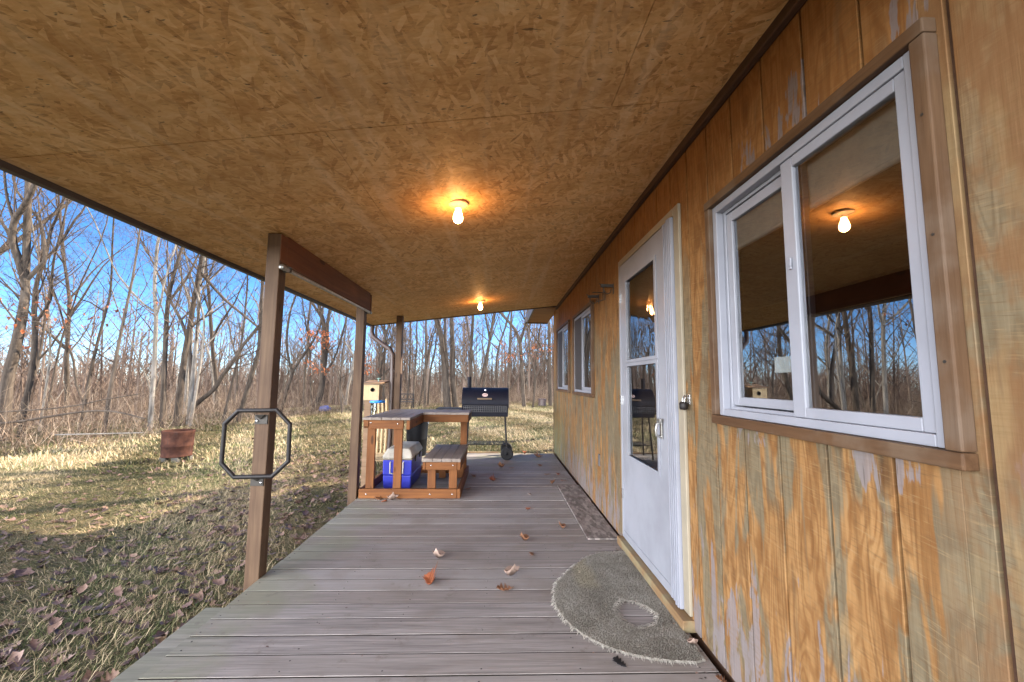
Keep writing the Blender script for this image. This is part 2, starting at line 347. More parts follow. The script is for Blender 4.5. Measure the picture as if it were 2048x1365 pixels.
def glow():
    t = NT('lit_bulb'); t.put(t.b.inputs['Base Color'], (1, .9, .75)); t.put(t.b.inputs['Emission Color'], (1, .45, .14)); t.b.inputs['Emission Strength'].default_value = 24
    return t.m
M['bulb'] = glow()
def bark(name, dark, light):
    t = NT(name); p = t.obj(); rn = t.rnd()
    g = t.noise(t.map(p, sc=(14, 14, 2.2)), 1, 4, .65, .5); b = t.noise(p, 1.4, 3)
    c = t.ramp(g, [(.32, dark), (.68, light)])
    c = t.mix(t.sm(b, .5, .7, 0, .35), c, tuple(x*1.3 for x in light)); c = t.mix(t.ma('MULTIPLY', rn, .4), c, tuple(x*.6 for x in dark))
    t.bump(g, .6, .03); return t.fin(c, .9, .12)
M['bark'] = bark('brown_grey_bark', (.038, .029, .023), (.115, .092, .073))
M['palebark'] = bark('pale_grey_bark', (.10, .088, .075), (.30, .27, .235))
def twigs(name, stops):
    t = NT(name); return t.fin(t.ramp(t.island(), stops), .9, .1)
M['twig'] = twigs('fine_twigs', [(0, (.035, .025, .02)), (.6, (.085, .063, .05)), (1, (.17, .13, .10))])
M['brush'] = twigs('dry_brush_stems', [(0, (.06, .038, .026)), (.4, (.14, .096, .066)), (.8, (.26, .19, .135)), (1, (.42, .34, .26))])
M['farwood'] = twigs('far_bare_trees', [(0, (.085, .058, .045)), (.6, (.15, .107, .084)), (1, (.21, .158, .125))])
M['oakleaf'] = twigs('clinging_russet_leaves', [(0, (.16, .05, .025)), (.6, (.33, .11, .05)), (1, (.45, .19, .09))])
def leafmat(name, stops, rough=.45):
    t = NT(name); p = t.obj(); n = t.noise(p, 40, 2); c = t.ramp(t.island(), stops); c = t.mix(t.sm(n, .4, .7, 0, .4), c, tuple(x*.5 for x in stops[0][1]))
    return t.fin(c, rough, .45)
M['lleaf'] = leafmat('fallen_leaves', [(0, (.05, .03, .027)), (.35, (.11, .064, .052)), (.7, (.19, .115, .09)), (1, (.29, .18, .12))])
M['dleaf'] = leafmat('brown_oak_leaf', [(0, (.17, .075, .035)), (1, (.30, .14, .07))], .6)
M['dleaf2'] = leafmat('pale_dry_leaf', [(0, (.28, .19, .15)), (1, (.40, .29, .235))], .6)
M['dleaf3'] = leafmat('russet_oak_leaf', [(0, (.24, .065, .026)), (1, (.31, .095, .036))], .6)
def grassmat():
    t = NT('winter_grass'); p = t.nd('NewGeometry').outputs['Position']; i = t.island()
    patch = t.noise(p, .55, 4, .6); patch2 = t.noise(p, 2.6, 3, .6)
    green = t.ramp(i, [(0, (.04, .055, .017)), (.6, (.095, .115, .036)), (1, (.20, .20, .085))])
    straw = t.ramp(i, [(0, (.17, .118, .062)), (.5, (.31, .228, .128)), (1, (.48, .385, .24))])
    f = t.sm(t.ma('ADD', t.ma('MULTIPLY', patch, .6), t.ma('ADD', t.ma('MULTIPLY', patch2, .35), t.ma('MULTIPLY', i, .22))), .455, .64)
    t.fin(t.mix(f, green, straw), .7, .2); return t.m
M['grass'] = grassmat()
def groundmat():
    t = NT('turf_ground'); p = t.obj(); a = t.noise(p, .5, 5, .65); b = t.noise(p, 9, 5, .7); d = t.noise(p, 40, 3, .7)
    c = t.ramp(t.ma('ADD', t.ma('MULTIPLY', a, .45), t.ma('MULTIPLY', b, .55)), [(.32, (.026, .028, .014)), (.48, (.07, .07, .03)), (.58, (.14, .11, .06)), (.72, (.24, .185, .108))])
    x, y, z = t.sep(p); leafy = t.sm(d, .5, .62, 0, .6); c = t.mix(leafy, c, (.12, .075, .055))
    t.bump(t.ma('ADD', b, d), .8, .05); return t.fin(c, .95, .1)
M['ground'] = groundmat()

# ------------------------------------------------------------------ terrain
EDGE = [(-30, -6), (-17, 1), (-11.6, 7.0), (-10.4, 9.5), (-10.3, 12.5), (-9.2, 19), (-7.6, 24), (-3, 26.5), (1, 28.5), (5, 31), (12, 34), (30, 38)]
def edge_dist(x, y):                     # signed: positive inside the woods
    best = 1e9; sg = -1
    for (ax, ay), (bx, by) in zip(EDGE, EDGE[1:]):
        dx, dy = bx-ax, by-ay; t_ = max(0, min(1, ((x-ax)*dx+(y-ay)*dy)/(dx*dx+dy*dy)))
        px, py = ax+dx*t_, ay+dy*t_; d = math.hypot(x-px, y-py)
        if d < best: best = d; sg = 1 if dx*(y-py)-dy*(x-px) > 0 else -1
    return best*sg
def gz(x, y):
    z = -.37 - .010*max(0, -x-1.5) + .035*sin(x*.9+y*.4)*min(1, abs(x+1.4)*.5) + .03*sin(y*.7-x*.3)
    d = edge_dist(x, y)
    if d > 2: z -= min(9.0, .006*(d-2)**1.9)
    return z
def build_ground():
    xs = np.unique(np.concatenate([np.linspace(-14, 6, 81), np.linspace(-60, -14, 30), np.linspace(6, 60, 30), np.linspace(-900, -60, 15), np.linspace(60, 900, 15)]))
    ys = np.unique(np.concatenate([np.linspace(-3, 34, 100), np.linspace(34, 100, 34), np.linspace(100, 1200, 20), np.linspace(-400, -3, 12)]))
    v = [(x, y, gz(x, y)) for y in ys for x in xs]; n = len(xs)
    f = [(j*n+i, j*n+i+1, (j+1)*n+i+1, (j+1)*n+i) for j in range(len(ys)-1) for i in range(n-1)]
    o = np_mesh('ground', v, f, M['ground'], None, True); tag(o, kind='structure')
build_ground()

# ------------------------------------------------------------------ cabin
WX = .977                                 # face of the siding
YA, YB = -.5, 7.36
W1 = (.865, 1.788, 1.086, 2.013); W2 = (4.235, 5.255, 1.105, 2.03); W3 = (5.665, 6.755, 1.115, 2.045); DR = (2.175, 3.235, .06, 2.155)
OPEN = [W1, W2, W3, DR]
cabin = thing('cabin', 'weathered orange plywood cabin wall with white windows and door beside the porch', 'cabin', (WX, 3, 0))
PIT = .2087
def cut(y0, y1, z0, z1, ops):
    ys = sorted({y0, y1, *[q for o in ops for q in o[:2] if y0 < q < y1]}); out = []
    for a, b in zip(ys, ys[1:]):
        zs = sorted({z0, z1, *[q for o in ops if o[0] < b-1e-6 and o[1] > a+1e-6 for q in o[2:] if z0 < q < z1]})
        for c_, d in zip(zs, zs[1:]):
            my, mz = (a+b)/2, (c_+d)/2
            if not any(o[0] < my < o[1] and o[2] < mz < o[3] for o in ops): out.append((a, b, c_, d))
    return out
sid = MB()
k0 = math.floor((YA-.806)/PIT); k1 = math.ceil((YB-.806)/PIT)
for k in range(k0, k1):
    a = max(YA, .806+k*PIT+.0045); b = min(YB, .806+(k+1)*PIT-.0045)
    if k % 6 == 0: a += .003
    for (y0, y1, z0, z1) in cut(a, b, .014, 2.50, OPEN): sid.box(WX, WX+.012, y0, y1, z0, z1)
sid.build('siding', M['siding'], cabin, .0015, 1)
core = MB()
for (y0, y1, z0, z1) in cut(YA, YB-.004, -.3, 2.6, [(o[0]-.002, o[1]+.002, o[2]-.002, o[3]+.002) for o in OPEN]): core.box(WX+.0095, WX+.11, y0, y1, z0, z1)
core.build('wall_core', M['dtrim'], cabin)
each('end_wall', [(WX+.115, 7.4, YB-.12, YB-.005, -.3, 2.6), (WX+.115, 7.4, YA+.005, YA+.12, -.3, 2.6), (7.3, 7.4, YA+.125, YB-.125, -.3, 2.6)], M['siding'], cabin)
each('inner_floor', [(WX+.115, 7.295, YA+.125, YB-.125, -.1, -.02)], M['inner'], cabin)
each('inner_partition', [(4.2, 4.28, YA+.13, YB-.13, -.015, 2.55), (WX+.12, 4.19, YA+.13, YB-.13, 2.45, 2.5)], M['inner'], cabin)
cb = MB(); cb.box(WX-.004, WX+.03, YB-.002, YB+.016, .0, 2.42); cb.build('corner_trim', M['dtrim'], cabin)
ct = MB(); ct.box(WX-.032, WX-.001, YA, 6.92, 2.447, 2.497); ct.build('ceiling_trim', M['dtrim'], cabin, .006)
# main roof: two slopes with an overhang at the far gable
rf = MB(); GE = 8.7
for (xa, za, xb, zb) in ((.62, 2.62, 4.2, 3.72), (4.2, 3.72, 7.8, 2.62)):
    rf.add([(xa,YA,za),(xb,YA,zb),(xb,GE,zb),(xa,GE,za),(xa,YA,za+.10),(xb,YA,zb+.10),(xb,GE,zb+.10),(xa,GE,za+.10)],
           [(0,3,2,1),(4,5,6,7),(0,1,5,4),(1,2,6,5),(2,3,7,6),(3,0,4,7)])
rf.build('roof', M['shingle'], cabin)
for yy in (YA+.02, YB-.10): gb = MB(); gb.add([(1.0,yy,2.6),(7.4,yy,2.6),(4.2,yy,3.68),(1.0,yy+.09,2.6),(7.4,yy+.09,2.6),(4.2,yy+.09,3.68)], [(0,1,2),(5,4,3),(0,3,4,1),(1,4,5,2),(2,5,3,0)]); gb.build('gable', M['siding'], cabin)
so = MB(); so.box(.60, 1.02, 6.95, GE, 2.475, 2.49); so.build('soffit', M['soffit'], cabin)
fa = MB(); fa.box(.572, .598, 6.95, GE+.03, 2.455, 2.64); fa.box(.60, 1.02, GE+.003, GE+.028, 2.455, 2.62); fa.box(.535, .57, GE-.35, GE+.03, 2.44, 2.53); fa.build('soffit_fascia', M['fascia'], cabin)

def window(op, split, far_screen, tw=.038):
    y0, y1, z0, z1 = op
    fr = MB()                                                # the outer frame
    for (a, b, c_, d) in cut(y0, y1, z0, z1, [(y0+.03, y1-.03, z0+.028, z1-.032)]): fr.box(.962, .995, a, b, c_, d)
    for (a, b, c_, d) in cut(y0+.004, y1-.004, z0+.004, z1-.004, [(y0+.042, y1-.042, z0+.04, z1-.044)]): fr.box(.9955, 1.05, a, b, c_, d)
    W = fr.build('window', M['white'], cabin, .003)
    s1 = MB()                                                # near, fixed sash
    for (a, b, c_, d) in cut(y0+.031, split+.028, z0+.029, z1-.033, [(y0+.062, split-.028, z0+.062, z1-.068)]): s1.box(.968, .992, a, b, c_, d)
    s1.build('sash', M['white'], W, .003)
    s2 = MB()                                                # far sash on the inner track
    for (a, b, c_, d) in cut(split-.03, y1-.045, z0+.045, z1-.049, [(split+.03, y1-.085, z0+.08, z1-.09)]): s2.box(.999, 1.02, a, b, c_, d)
    s2.build('sash', M['white'], W, .003)
    for (a, b, x) in ((y0+.056, split-.022, .98), (split+.024, y1-.079, 1.01)):
        g = MB(); g.add([(x,a,z0+.05),(x,b,z0+.05),(x,b,z1-.055),(x,a,z1-.055)], [(0,3,2,1)]); g.build('glass', M['glass'], W)
    if far_screen:
        g = MB(); g.box(.9635, .966, split+.03, y1-.032, z0+.03, z1-.034); g.build('insect_screen', M['screen'], W)
    else:
        g = MB(); g.box(1.024, 1.034, y0+.045, y1-.04, z1-.20, z1-.05); g.tube([(1.032, y0+.045, z1-.205), (1.032, y1-.04, z1-.205)], .011, 8); g.build('blind', M['blind'], W, .002)
        g = MB(); g.box(.960, .9665, split-.008, split+.004, 1.60, 1.64); g.box(.956, .961, split-.012, split-.002, 1.61, 1.622); g.build('latch', M['white'], W, .002)
        g = MB(); g.box(1.0065, 1.0085, split+.035, split+.165, 1.262, 1.318); g.build('sticker', NT_sticker, W)
    T = MB(); d0 = .942                                      # brown boards round the frame
    e = .0015
    each('casing', [(d0, .977, y0-tw, y1+tw, z1+e, z1+tw), (d0, .977, y0-tw, y1+tw, z0-tw, z0-e)], M['trim_y'], W, .004)
    each('casing', [(d0+.0015, .977, y0-tw+.0005, y0-e, z0-e+.001, z1+e-.001), (d0+.0015, .977, y1+e, y1+tw-.0005, z0-e+.001, z1+e-.001)], M['trim_z'], W, .004)
    T = MB()
    for zz in (.2, .5, .8):
        for yy in (y0-tw*.5, y1+tw*.5): MB().lathe((d0+.0005, yy, z0+(z1-z0)*zz), [(.0035, 0), (.0035, .004)], 8, 'X').build('nail_head', M['darkmetal'], W)
    return W
t_ = NT('translucent_sticker'); t_.b.inputs['Alpha'].default_value = .28; NT_sticker = t_.fin((.45, .5, .5), .6)
window(W1, 1.315, False); window(W2, 4.80, True); window(W3, 6.27, True)

# the storm door
y0, y1, z0, z1 = DR
dp = MB(); py0, py1 = 2.335, 3.205; pz0, pz1 = .064, 2.143
UG = (2.485, 3.06, 1.385, 1.99); LG = (2.485, 3.06, .692, 1.345)
for (a, b, c_, d) in cut(py0, py1, pz0, pz1, [UG, LG]): dp.box(.957, .985, a, b, c_, d)
D = dp.build('door', M['doorw'], cabin)
mo = MB()
for (a, b, c_, d) in (UG, LG):
    for (p, q, r_, s_) in cut(a-.03, b+.03, c_-.018, d+.018, [(a+.004, b-.004, c_+.004, d-.004)]): mo.box(.951, .9565, p, q, r_, s_)
mo.box(.9535, .9565, py0+.005, py1-.005, pz0+.052, pz0+.056)
mo.box(.953, .9565, py0+.002, py0+.016, pz0, pz1)
mo.build('moulding', M['doorw'], D, .002)
for (a, b, c_, d), m_ in ((UG, 'glasswave'), (LG, 'glass')):
    g = MB(); g.add([(.968,a,c_),(.968,b,c_),(.968,b,d),(.968,a,d)], [(0,3,2,1)]); g.build('glass', M[m_], D)
hd = MB(); hd.box(.944, .951, 2.40, 2.425, .90, 1.01); hd.tube([(.95, 2.412, .99), (.922, 2.412, .985), (.915, 2.412, .95), (.918, 2.412, .915), (.95, 2.412, .91)], .007, 8); hd.box(.930, .944, 2.385, 2.44, .995, 1.015)
hd.build('handle', M['galv'], D, .002)
ja = MB()
ja.box(.970, .99, 2.205, 2.333, .066, 2.15); ja.box(.948, .9695, 2.292, 2.304, .07, 2.145); ja.box(.948, .9695, 2.318, 2.331, .07, 2.145)
ja.box(.945, .9695, 2.212, 2.272, .068, 2.148); ja.box(.94, .9445, 2.225, 2.238, .068, 2.148); ja.box(.94, .9445, 2.25, 2.262, .068, 2.148)
ja.box(.955, .99, 3.208, 3.235, .066, 2.15)
ja.build('jamb', M['white'], D, .002)
each('hinge', [(.945, .9565, 3.20, 3.214, zz, zz+.07) for zz in (.35, 1.05, 1.85)], M['chrome'], D)
each('casing', [(.960, .977, 2.137, 2.2045, .07, 2.198), (.960, .977, 3.2365, 3.272, .07, 2.198), (.9585, .977, 2.205, 3.236, 2.152, 2.1975)], M['cream'], D, .004)
si = MB(); si.box(.918, 1.0, 2.125, 3.262, .002, .058); si.build('threshold', M['sill'], D, .004)
idr = MB(); idr.box(1.04, 1.09, 2.2, 3.23, .0, 2.15); idr.build('inner_door', M['inner'], D)
op = MB(); op.box(WX-.008, WX-.0005, 4.0, 4.06, .425, .535); op.build('cover_plate', M['plate'], cabin, .002)

# ------------------------------------------------------------------ porch
CZ = lambda x: 2.373+.122*x
XE, YR = -2.084, 6.78
porch = thing('porch', 'wooden porch with strand board ceiling over grey deck boards', 'porch', (-1.455, 3, 0))
dk = MB(); rnd = random.Random(4)
n0 = -16; pitch = .14135
for k in range(n0, 60):
    a = 1.8552+k*pitch
    if a+pitch > 7.33: break
    dz = rnd.uniform(-.0012, .0012)
    dk.box(-1.455+rnd.uniform(-.003, .003), .952, a+.0042, a+pitch-.0042, -.026+dz, dz)
sc_ = MB()
for k in range(n0, 60):
    a = 1.8552+k*pitch
    if a+pitch > 7.33: break
    for x in (-1.42, -.90, -.48, -.06, .36, .88):
        for yy in (a+.035, a+.105):
          if rnd.random() < .6: sc_.lathe((x+rnd.uniform(-.006, .006), yy+rnd.uniform(-.006, .006), .0), [(.0045, -.004), (.0045, .0012), (0, .0014)], 6)
tag(sc_.build('deck_screws', M['darkmetal'], porch), kind='stuff')
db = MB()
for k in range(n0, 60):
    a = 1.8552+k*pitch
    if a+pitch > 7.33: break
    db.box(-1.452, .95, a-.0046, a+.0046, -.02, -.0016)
db.build('gap_shade_strips', plain('dark_gap_shade', (.022, .018, .014), .95, .05), porch)  # dark strips set between the boards, standing in for shade in the gaps
dk.build('deck_boards', M['deck'], porch, .0012, 1)
jo = MB()
jo.box(-1.44, -1.40, -.42, 7.28, -.22, -.032); jo.box(.86, .90, -.42, 7.28, -.22, -.032); jo.box(-1.395, .855, 7.24, 7.28, -.22, -.032)
for k in range(4): jo.box(-.92+k*.42, -.88+k*.42, -.42, 7.235, -.22, -.032)
jo.build('deck_joists', M['post'], porch)
stp = MB(); stp.box(-1.66, -1.462, -1.2, 2.56, -.125, -.085); stp.box(-1.64, -1.60, -1.2, 2.5, -.32, -.128); stp.build('step', M['deck'], porch, .004)
for yy in (2.71, 4.447, 6.184):
    pb = MB(); pb.box(-1.545, -1.456, yy, yy+.089, -.45, CZ(-1.5)-.004); pb.build('post', M['post'], porch, .005)
bm_ = MB(); bm_.add([(-1.494,2.803,1.995),(-1.4535,2.803,1.995),(-1.4535,4.62,1.995),(-1.494,4.62,1.995),
                     (-1.494,2.803,CZ(-1.494)-.003),(-1.4535,2.803,CZ(-1.4535)-.003),(-1.4535,4.62,CZ(-1.4535)-.003),(-1.494,4.62,CZ(-1.494)-.003)],
                    [(0,3,2,1),(4,5,6,7),(0,1,5,4),(1,2,6,5),(2,3,7,6),(3,0,4,7)])
bm_.build('beam', M['post_red'], porch, .004)
each('beam_block', [(-1.498, -1.448, 4.625, 4.66, 1.975, CZ(-1.5)-.01), (-1.46, -1.4535, 2.712, 2.798, 2.0, 2.18)], M['post_red'], porch, .003)
def slab(mb, x0, x1, ya, yb, t0, t1):
    return mb.add([(x0,ya,CZ(x0)+t0),(x1,ya,CZ(x1)+t0),(x1,yb,CZ(x1)+t0),(x0,yb,CZ(x0)+t0),(x0,ya,CZ(x0)+t1),(x1,ya,CZ(x1)+t1),(x1,yb,CZ(x1)+t1),(x0,yb,CZ(x0)+t1)],
                  [(0,3,2,1),(4,5,6,7),(0,1,5,4),(1,2,6,5),(2,3,7,6),(3,0,4,7)])
ce = MB(); sy = [YA, .40, 1.70, 2.99, 4.30, 5.61, YR]
for i, (a, b) in enumerate(zip(sy, sy[1:])):
    xs_ = [XE, .48 if i % 2 else -.76, WX-.002]
    for c_, d in zip(xs_, xs_[1:]): slab(ce, c_+.0012, d-.0012, a+.002, b-.002, 0, .012)
ce.build('ceiling', M['osb'], porch)
rt = MB(); slab(rt, XE, WX-.002, YA, YR, .0135, .11); rt.build('roof', M['shingle'], porch)
fs = MB(); slab(fs, XE-.03, XE-.002, YA, YR+.02, -.028, .125); slab(fs, XE-.045, XE-.031, YA, YR+.02, .0, .13)
slab(fs, XE, WX-.035, YR+.002, YR+.022, -.014, .125); fs.build('fascia', M['fascia'], porch)
ds = MB(); pts = [(-2.03,6.62,2.09),(-2.03,6.60,1.98),(-1.99,6.55,1.90),(-1.80,6.38,1.78),(-1.64,6.24,1.69),(-1.585,6.21,1.60),(-1.58,6.20,1.3),(-1.58,6.20,.4),(-1.60,6.15,-.2)]
ds.tube(pts, .034, 10); 
for zz in (.65, 1.35): ds.box(-1.622, -1.547, 6.18, 6.225, zz, zz+.02)
ds.build('downspout', M['gutter'], porch)

# ------------------------------------------------------------------ lamps on the ceiling
def ceiling_light(y, label):
    x = -.271; z = CZ(x); L = thing('ceiling_light', label, 'ceiling light', (x, y, z), 'bare bulbs on the porch ceiling')
    m = MB(); m.lathe((x, y, z-.001), [(.0, 0), (.062, 0), (.063, -.004), (.058, -.010), (.030, -.016), (.024, -.030), (.021, -.036), (0, -.036)], 28); m.build('base', M['porcelain'], L)
    b = MB(); b.lathe((x, y, z-.036), [(.0155, -.0), (.017, -.012), (.024, -.030), (.0295, -.050), (.0305, -.063), (.027, -.078), (.018, -.088), (.008, -.093), (0, -.094)], 24); b.build('bulb', M['bulb'], L)
    s = MB(); s.lathe((x+.04, y, z-.012), [(.004, 0), (.004, -.003)], 8); s.build('screw', M['darkmetal'], L)
ceiling_light(2.53, 'bare lit bulb nearer the camera on the strand board ceiling')
ceiling_light(5.70, 'bare lit bulb near the far edge of the porch ceiling')

# ------------------------------------------------------------------ things fixed to posts and wall
pp = thing('pipe_bar', 'galvanised metal pipe hung under the beam between the first two posts', 'pipe', (-1.415, 3.6, 1.95))
m = MB(); m.tube([(-1.415, 2.68, 1.945), (-1.415, 4.54, 1.955)], .0135, 12); m.build('pipe', M['galv'], pp)
m = MB(); m.lathe((-1.415, 2.655, 1.945), [(.0, 0), (.0165, .001), (.018, .005), (.018, .034), (.014, .036)], 16, 'Y'); m.build('end_cap', M['galv'], pp)
each('strap', [(-1.4525, -1.40, yy-.008, yy+.008, 1.932 if yy < 3 else 1.940, 1.965 if yy < 3 else 1.972) for yy in (2.755, 4.49)], M['darkmetal'], pp)
oc = thing('octagon_ring', 'black steel tube octagon bolted to the nearest porch post', 'octagon ring', (-1.5, 2.66, .82))
ring = [(-1.627, 1.022), (-1.392, 1.027), (-1.305, .94), (-1.302, .713), (-1.395, .622), (-1.624, .616), (-1.708, .70), (-1.706, .94)]
m = MB()
P8 = [Vector((x, 2.672, z)) for x, z in ring]
for a, b in zip(P8, P8[1:]+P8[:1]):
    d = (b-a).normalized()*.004; m.tube([a-d, b+d], .0128, 12)
m.build('ring', M['blacksteel'], oc)
for zz, s_ in ((1.012, -1), (.632, -1)):
    m = MB(); m.box(-1.541, -1.462, 2.700, 2.7085, zz-.075, zz-.018); m.add([(-1.53,2.699,zz-.016),(-1.47,2.699,zz-.016),(-1.5,2.699,zz-.045),(-1.53,2.678,zz-.016),(-1.47,2.678,zz-.016),(-1.5,2.69,zz-.045)], [(0,1,2),(5,4,3),(0,3,4,1),(1,4,5,2),(2,5,3,0)])
    bo = m.build('bracket', M['darkmetal'], oc, .001)
    m = MB(); m.lathe((-1.525 if zz > .8 else -1.475, 2.694, zz-.055), [(0, 0), (.008, 0), (.008, .006)], 8, 'Y'); m.build('bolt', M['chrome'], bo)
for i, (y, z, lab) in enumerate(((3.99, 2.065, 'black wall hook farthest from the door, nearest the middle window'), (3.75, 2.052, 'thin open black wall hook between two solid ones'), (3.47, 2.05, 'black wall hook closest to the white door frame'))):
    hk = thing('wall_hook', lab, 'wall hook', (WX, y, z), 'black hooks on the cabin wall')
    m = MB(); m.box(WX-.006, WX-.0005, y-.012, y+.012, z-.07, z+.02); m.build('back_plate', M['darkmetal'], hk, .001)
    m = MB()
    if i != 1: m.box(WX-.11, WX-.006, y-.014, y+.014, z-.012, z+.012); m.tube([(WX-.10, y, z+.005), (WX-.125, y, z+.02)], .004, 6)
    else: m.tube([(WX-.004, y, z), (WX-.115, y, z), (WX-.12, y, z-.006)], .0045, 6)
    m.tube([(WX-.085, y, z-.01), (WX-.088, y, z-.05), (WX-.06, y, z-.07), (WX-.03, y, z-.062), (WX-.02, y, z-.03)] if i != 1 else [(WX-.02, y, z), (WX-.02, y, z-.07), (WX-.075, y, z-.085), (WX-.08, y, z-.06)], .005, 6)
    m.build('arm', M['darkmetal'], hk, .001)
pl = thing('padlock', 'small black padlock hanging on the wall to the right of the door', 'padlock', (WX-.02, 2.15, 1.1))
m = MB(); m.box(WX-.006, WX-.0005, 2.09, 2.12, 1.115, 1.165); m.tube([(WX-.006, 2.105, 1.145), (WX-.02, 2.105, 1.15), (WX-.022, 2.105, 1.14)], .004, 6); m.build('hasp', M['chrome'], pl, .001)
m = MB(); m.lathe((WX-.032, 2.105, 1.085), [(0, 0), (.017, .002), (.021, .012), (.021, .034), (.015, .042), (0, .043)], 14); m.build('lock_body', M['blacksteel'], pl)
m = MB(); m.tube([(WX-.032, 2.094, 1.125), (WX-.03, 2.094, 1.145), (WX-.026, 2.099, 1.157), (WX-.024, 2.108, 1.158), (WX-.03, 2.116, 1.145), (WX-.032, 2.116, 1.125)], .0032, 8); m.build('shackle', M['chrome'], pl)

# ------------------------------------------------------------------ workbench with its seat
tb = thing('workbench', 'reddish stained wooden corner bench with grey plank top and attached low seat', 'workbench', (-.9, 5, 0))
def leg(x, y, z0_, z1_, w_=.085, d_=.038):
    q = MB(); q.box(x, x+w_, y, y+d_, z0_, z1_); return q.build('leg', M['st_z'], tb, .004)
leg(-1.385, 4.50, .004, .80); leg(-1.10, 4.50, .004, .80); leg(-1.385, 5.62, .004, .80); leg(-.495, 5.55, .004, .80)
q = MB()
for k in range(5):
    a = -1.425+k*.1; q.box(a+.002, a+.098, 4.435, 5.195, .805, .832)
for k in range(6):
    a = 5.2+k*.092; q.box(-1.425, -.362, a+.002, a+.09, .8045, .8315)
q.build('table_top', M['top_y'], tb, .003)
each('apron', [(-1.36, -1.0, 4.46, 4.4985, .712, .8035), (-1.42, -1.365, 4.46, 4.495, .735, .803), (-.925, -.375, 5.215, 5.25, .713, .803), (-1.40, -.40, 5.70, 5.735, .713, .803)], M['st_x'], tb, .004)
each('apron', [(-.965, -.928, 4.44, 5.21, .708, .803), (-.402, -.368, 5.255, 5.70, .713, .803), (-1.423, -1.387, 4.50, 5.69, .713, .803)], M['st_y'], tb, .004)
each('base_rail', [(-1.438, -.425, 4.458, 4.4955, .002, .097), (-1.40, -.425, 5.665, 5.70, .002, .097)], M['st_x'], tb, .004)
each('base_rail', [(-.424, -.387, 4.462, 5.70, .002, .096), (-1.438, -1.402, 4.499, 5.70, .002, .096)], M['st_y'], tb, .004)
q = MB()
for k in range(4):
    a = -.79+k*.1; q.box(a+.0015, a+.0985, 4.475, 5.47, .369, .405)
q.build('seat', M['top_y'], tb, .003)
each('seat_apron', [(-.758, -.43, 4.478, 4.513, .288, .3675), (-.79, -.762, 4.48, 4.508, .288, .367), (-.758, -.43, 5.42, 5.455, .288, .3675)], M['st_x'], tb, .004)
each('seat_apron', [(-.427, -.392, 4.478, 5.46, .288, .3675), (-.79, -.762, 4.51, 5.46, .288, .3675)], M['st_y'], tb, .004)
for x in (-.74, -.515):
    for y in (4.5145, 5.38): 
        q = MB(); q.box(x, x+.085, y, y+.036, .004, .368); q.build('seat_leg', M['st_z'], tb, .004)
for (x, y, z) in ((-1.34,4.457,.775),(-1.06,4.457,.765),(-1.36,4.455,.045),(-1.08,4.455,.06),(-.70,4.455,.045),(-.47,4.455,.045),(-.70,4.475,.335),(-.47,4.475,.335)):
    q = MB(); q.lathe((x, y-.002, z), [(0, 0), (.007, .0005), (.008, .004)], 8, 'Y'); q.build('bolt', M['chrome'], tb)

# ------------------------------------------------------------------ cooler
co = thing('cooler', 'blue camping cooler with dirty white lid under the workbench', 'cooler', (-1.14, 5.1, .002))
def cooler_box(x0, x1, ya, yb, z0_, z1_, tp, n=1):
    q = MB(); q.add([(x0+tp,ya+tp,z0_),(x1-tp,ya+tp,z0_),(x1-tp,yb-tp,z0_),(x0+tp,yb-tp,z0_),(x0,ya,z1_),(x1,ya,z1_),(x1,yb,z1_),(x0,yb,z1_)],
                    [(0,3,2,1),(4,5,6,7),(0,1,5,4),(1,2,6,5),(2,3,7,6),(3,0,4,7)]); return q
q = cooler_box(-1.30, -.98, 4.845, 5.48, .003, .150, .008); q.build('lower_body', M['coolblue'], co, .014, 3)
q = cooler_box(-1.305, -.975, 4.84, 5.485, .151, .322, .004); q.build('body', M['coolblue'], co, .014, 3)
q = MB(); q.add([(-1.31,4.835,.329),(-.97,4.835,.329),(-.97,5.49,.329),(-1.31,5.49,.329),(-1.31,4.835,.365),(-.97,4.835,.365),(-.97,5.49,.365),(-1.31,5.49,.365),(-1.265,4.88,.445),(-1.01,4.88,.445),(-1.01,5.45,.445),(-1.265,5.45,.445)],
        [(0,3,2,1),(0,1,5,4),(1,2,6,5),(2,3,7,6),(3,0,4,7),(4,5,9,8),(5,6,10,9),(6,7,11,10),(7,4,8,11),(8,9,10,11)]); q.build('lid', M['coolwhite'], co, .02, 3)
q = MB(); q.box(-1.307, -.973, 4.838, 5.487, .322, .3285); q.build('rim', M['cream'], co)
q = MB(); q.tube([(-1.215,4.838,.30),(-1.215,4.822,.29),(-1.215,4.820,.18),(-1.15,4.820,.17),(-1.07,4.820,.18),(-1.07,4.822,.29),(-1.07,4.838,.30)], .008, 8); q.build('handle', M['coolwhite'], co)
each('hinge', [(-.974, -.966, 5.0, 5.04, .28, .35), (-.974, -.966, 5.28, 5.32, .28, .35)], M['blackplastic'], co, .002)
q = MB(); q.box(-1.245, -1.225, 4.8325, 4.8345, .335, .40); q.build('latch', M['coolwhite'], co, .003)

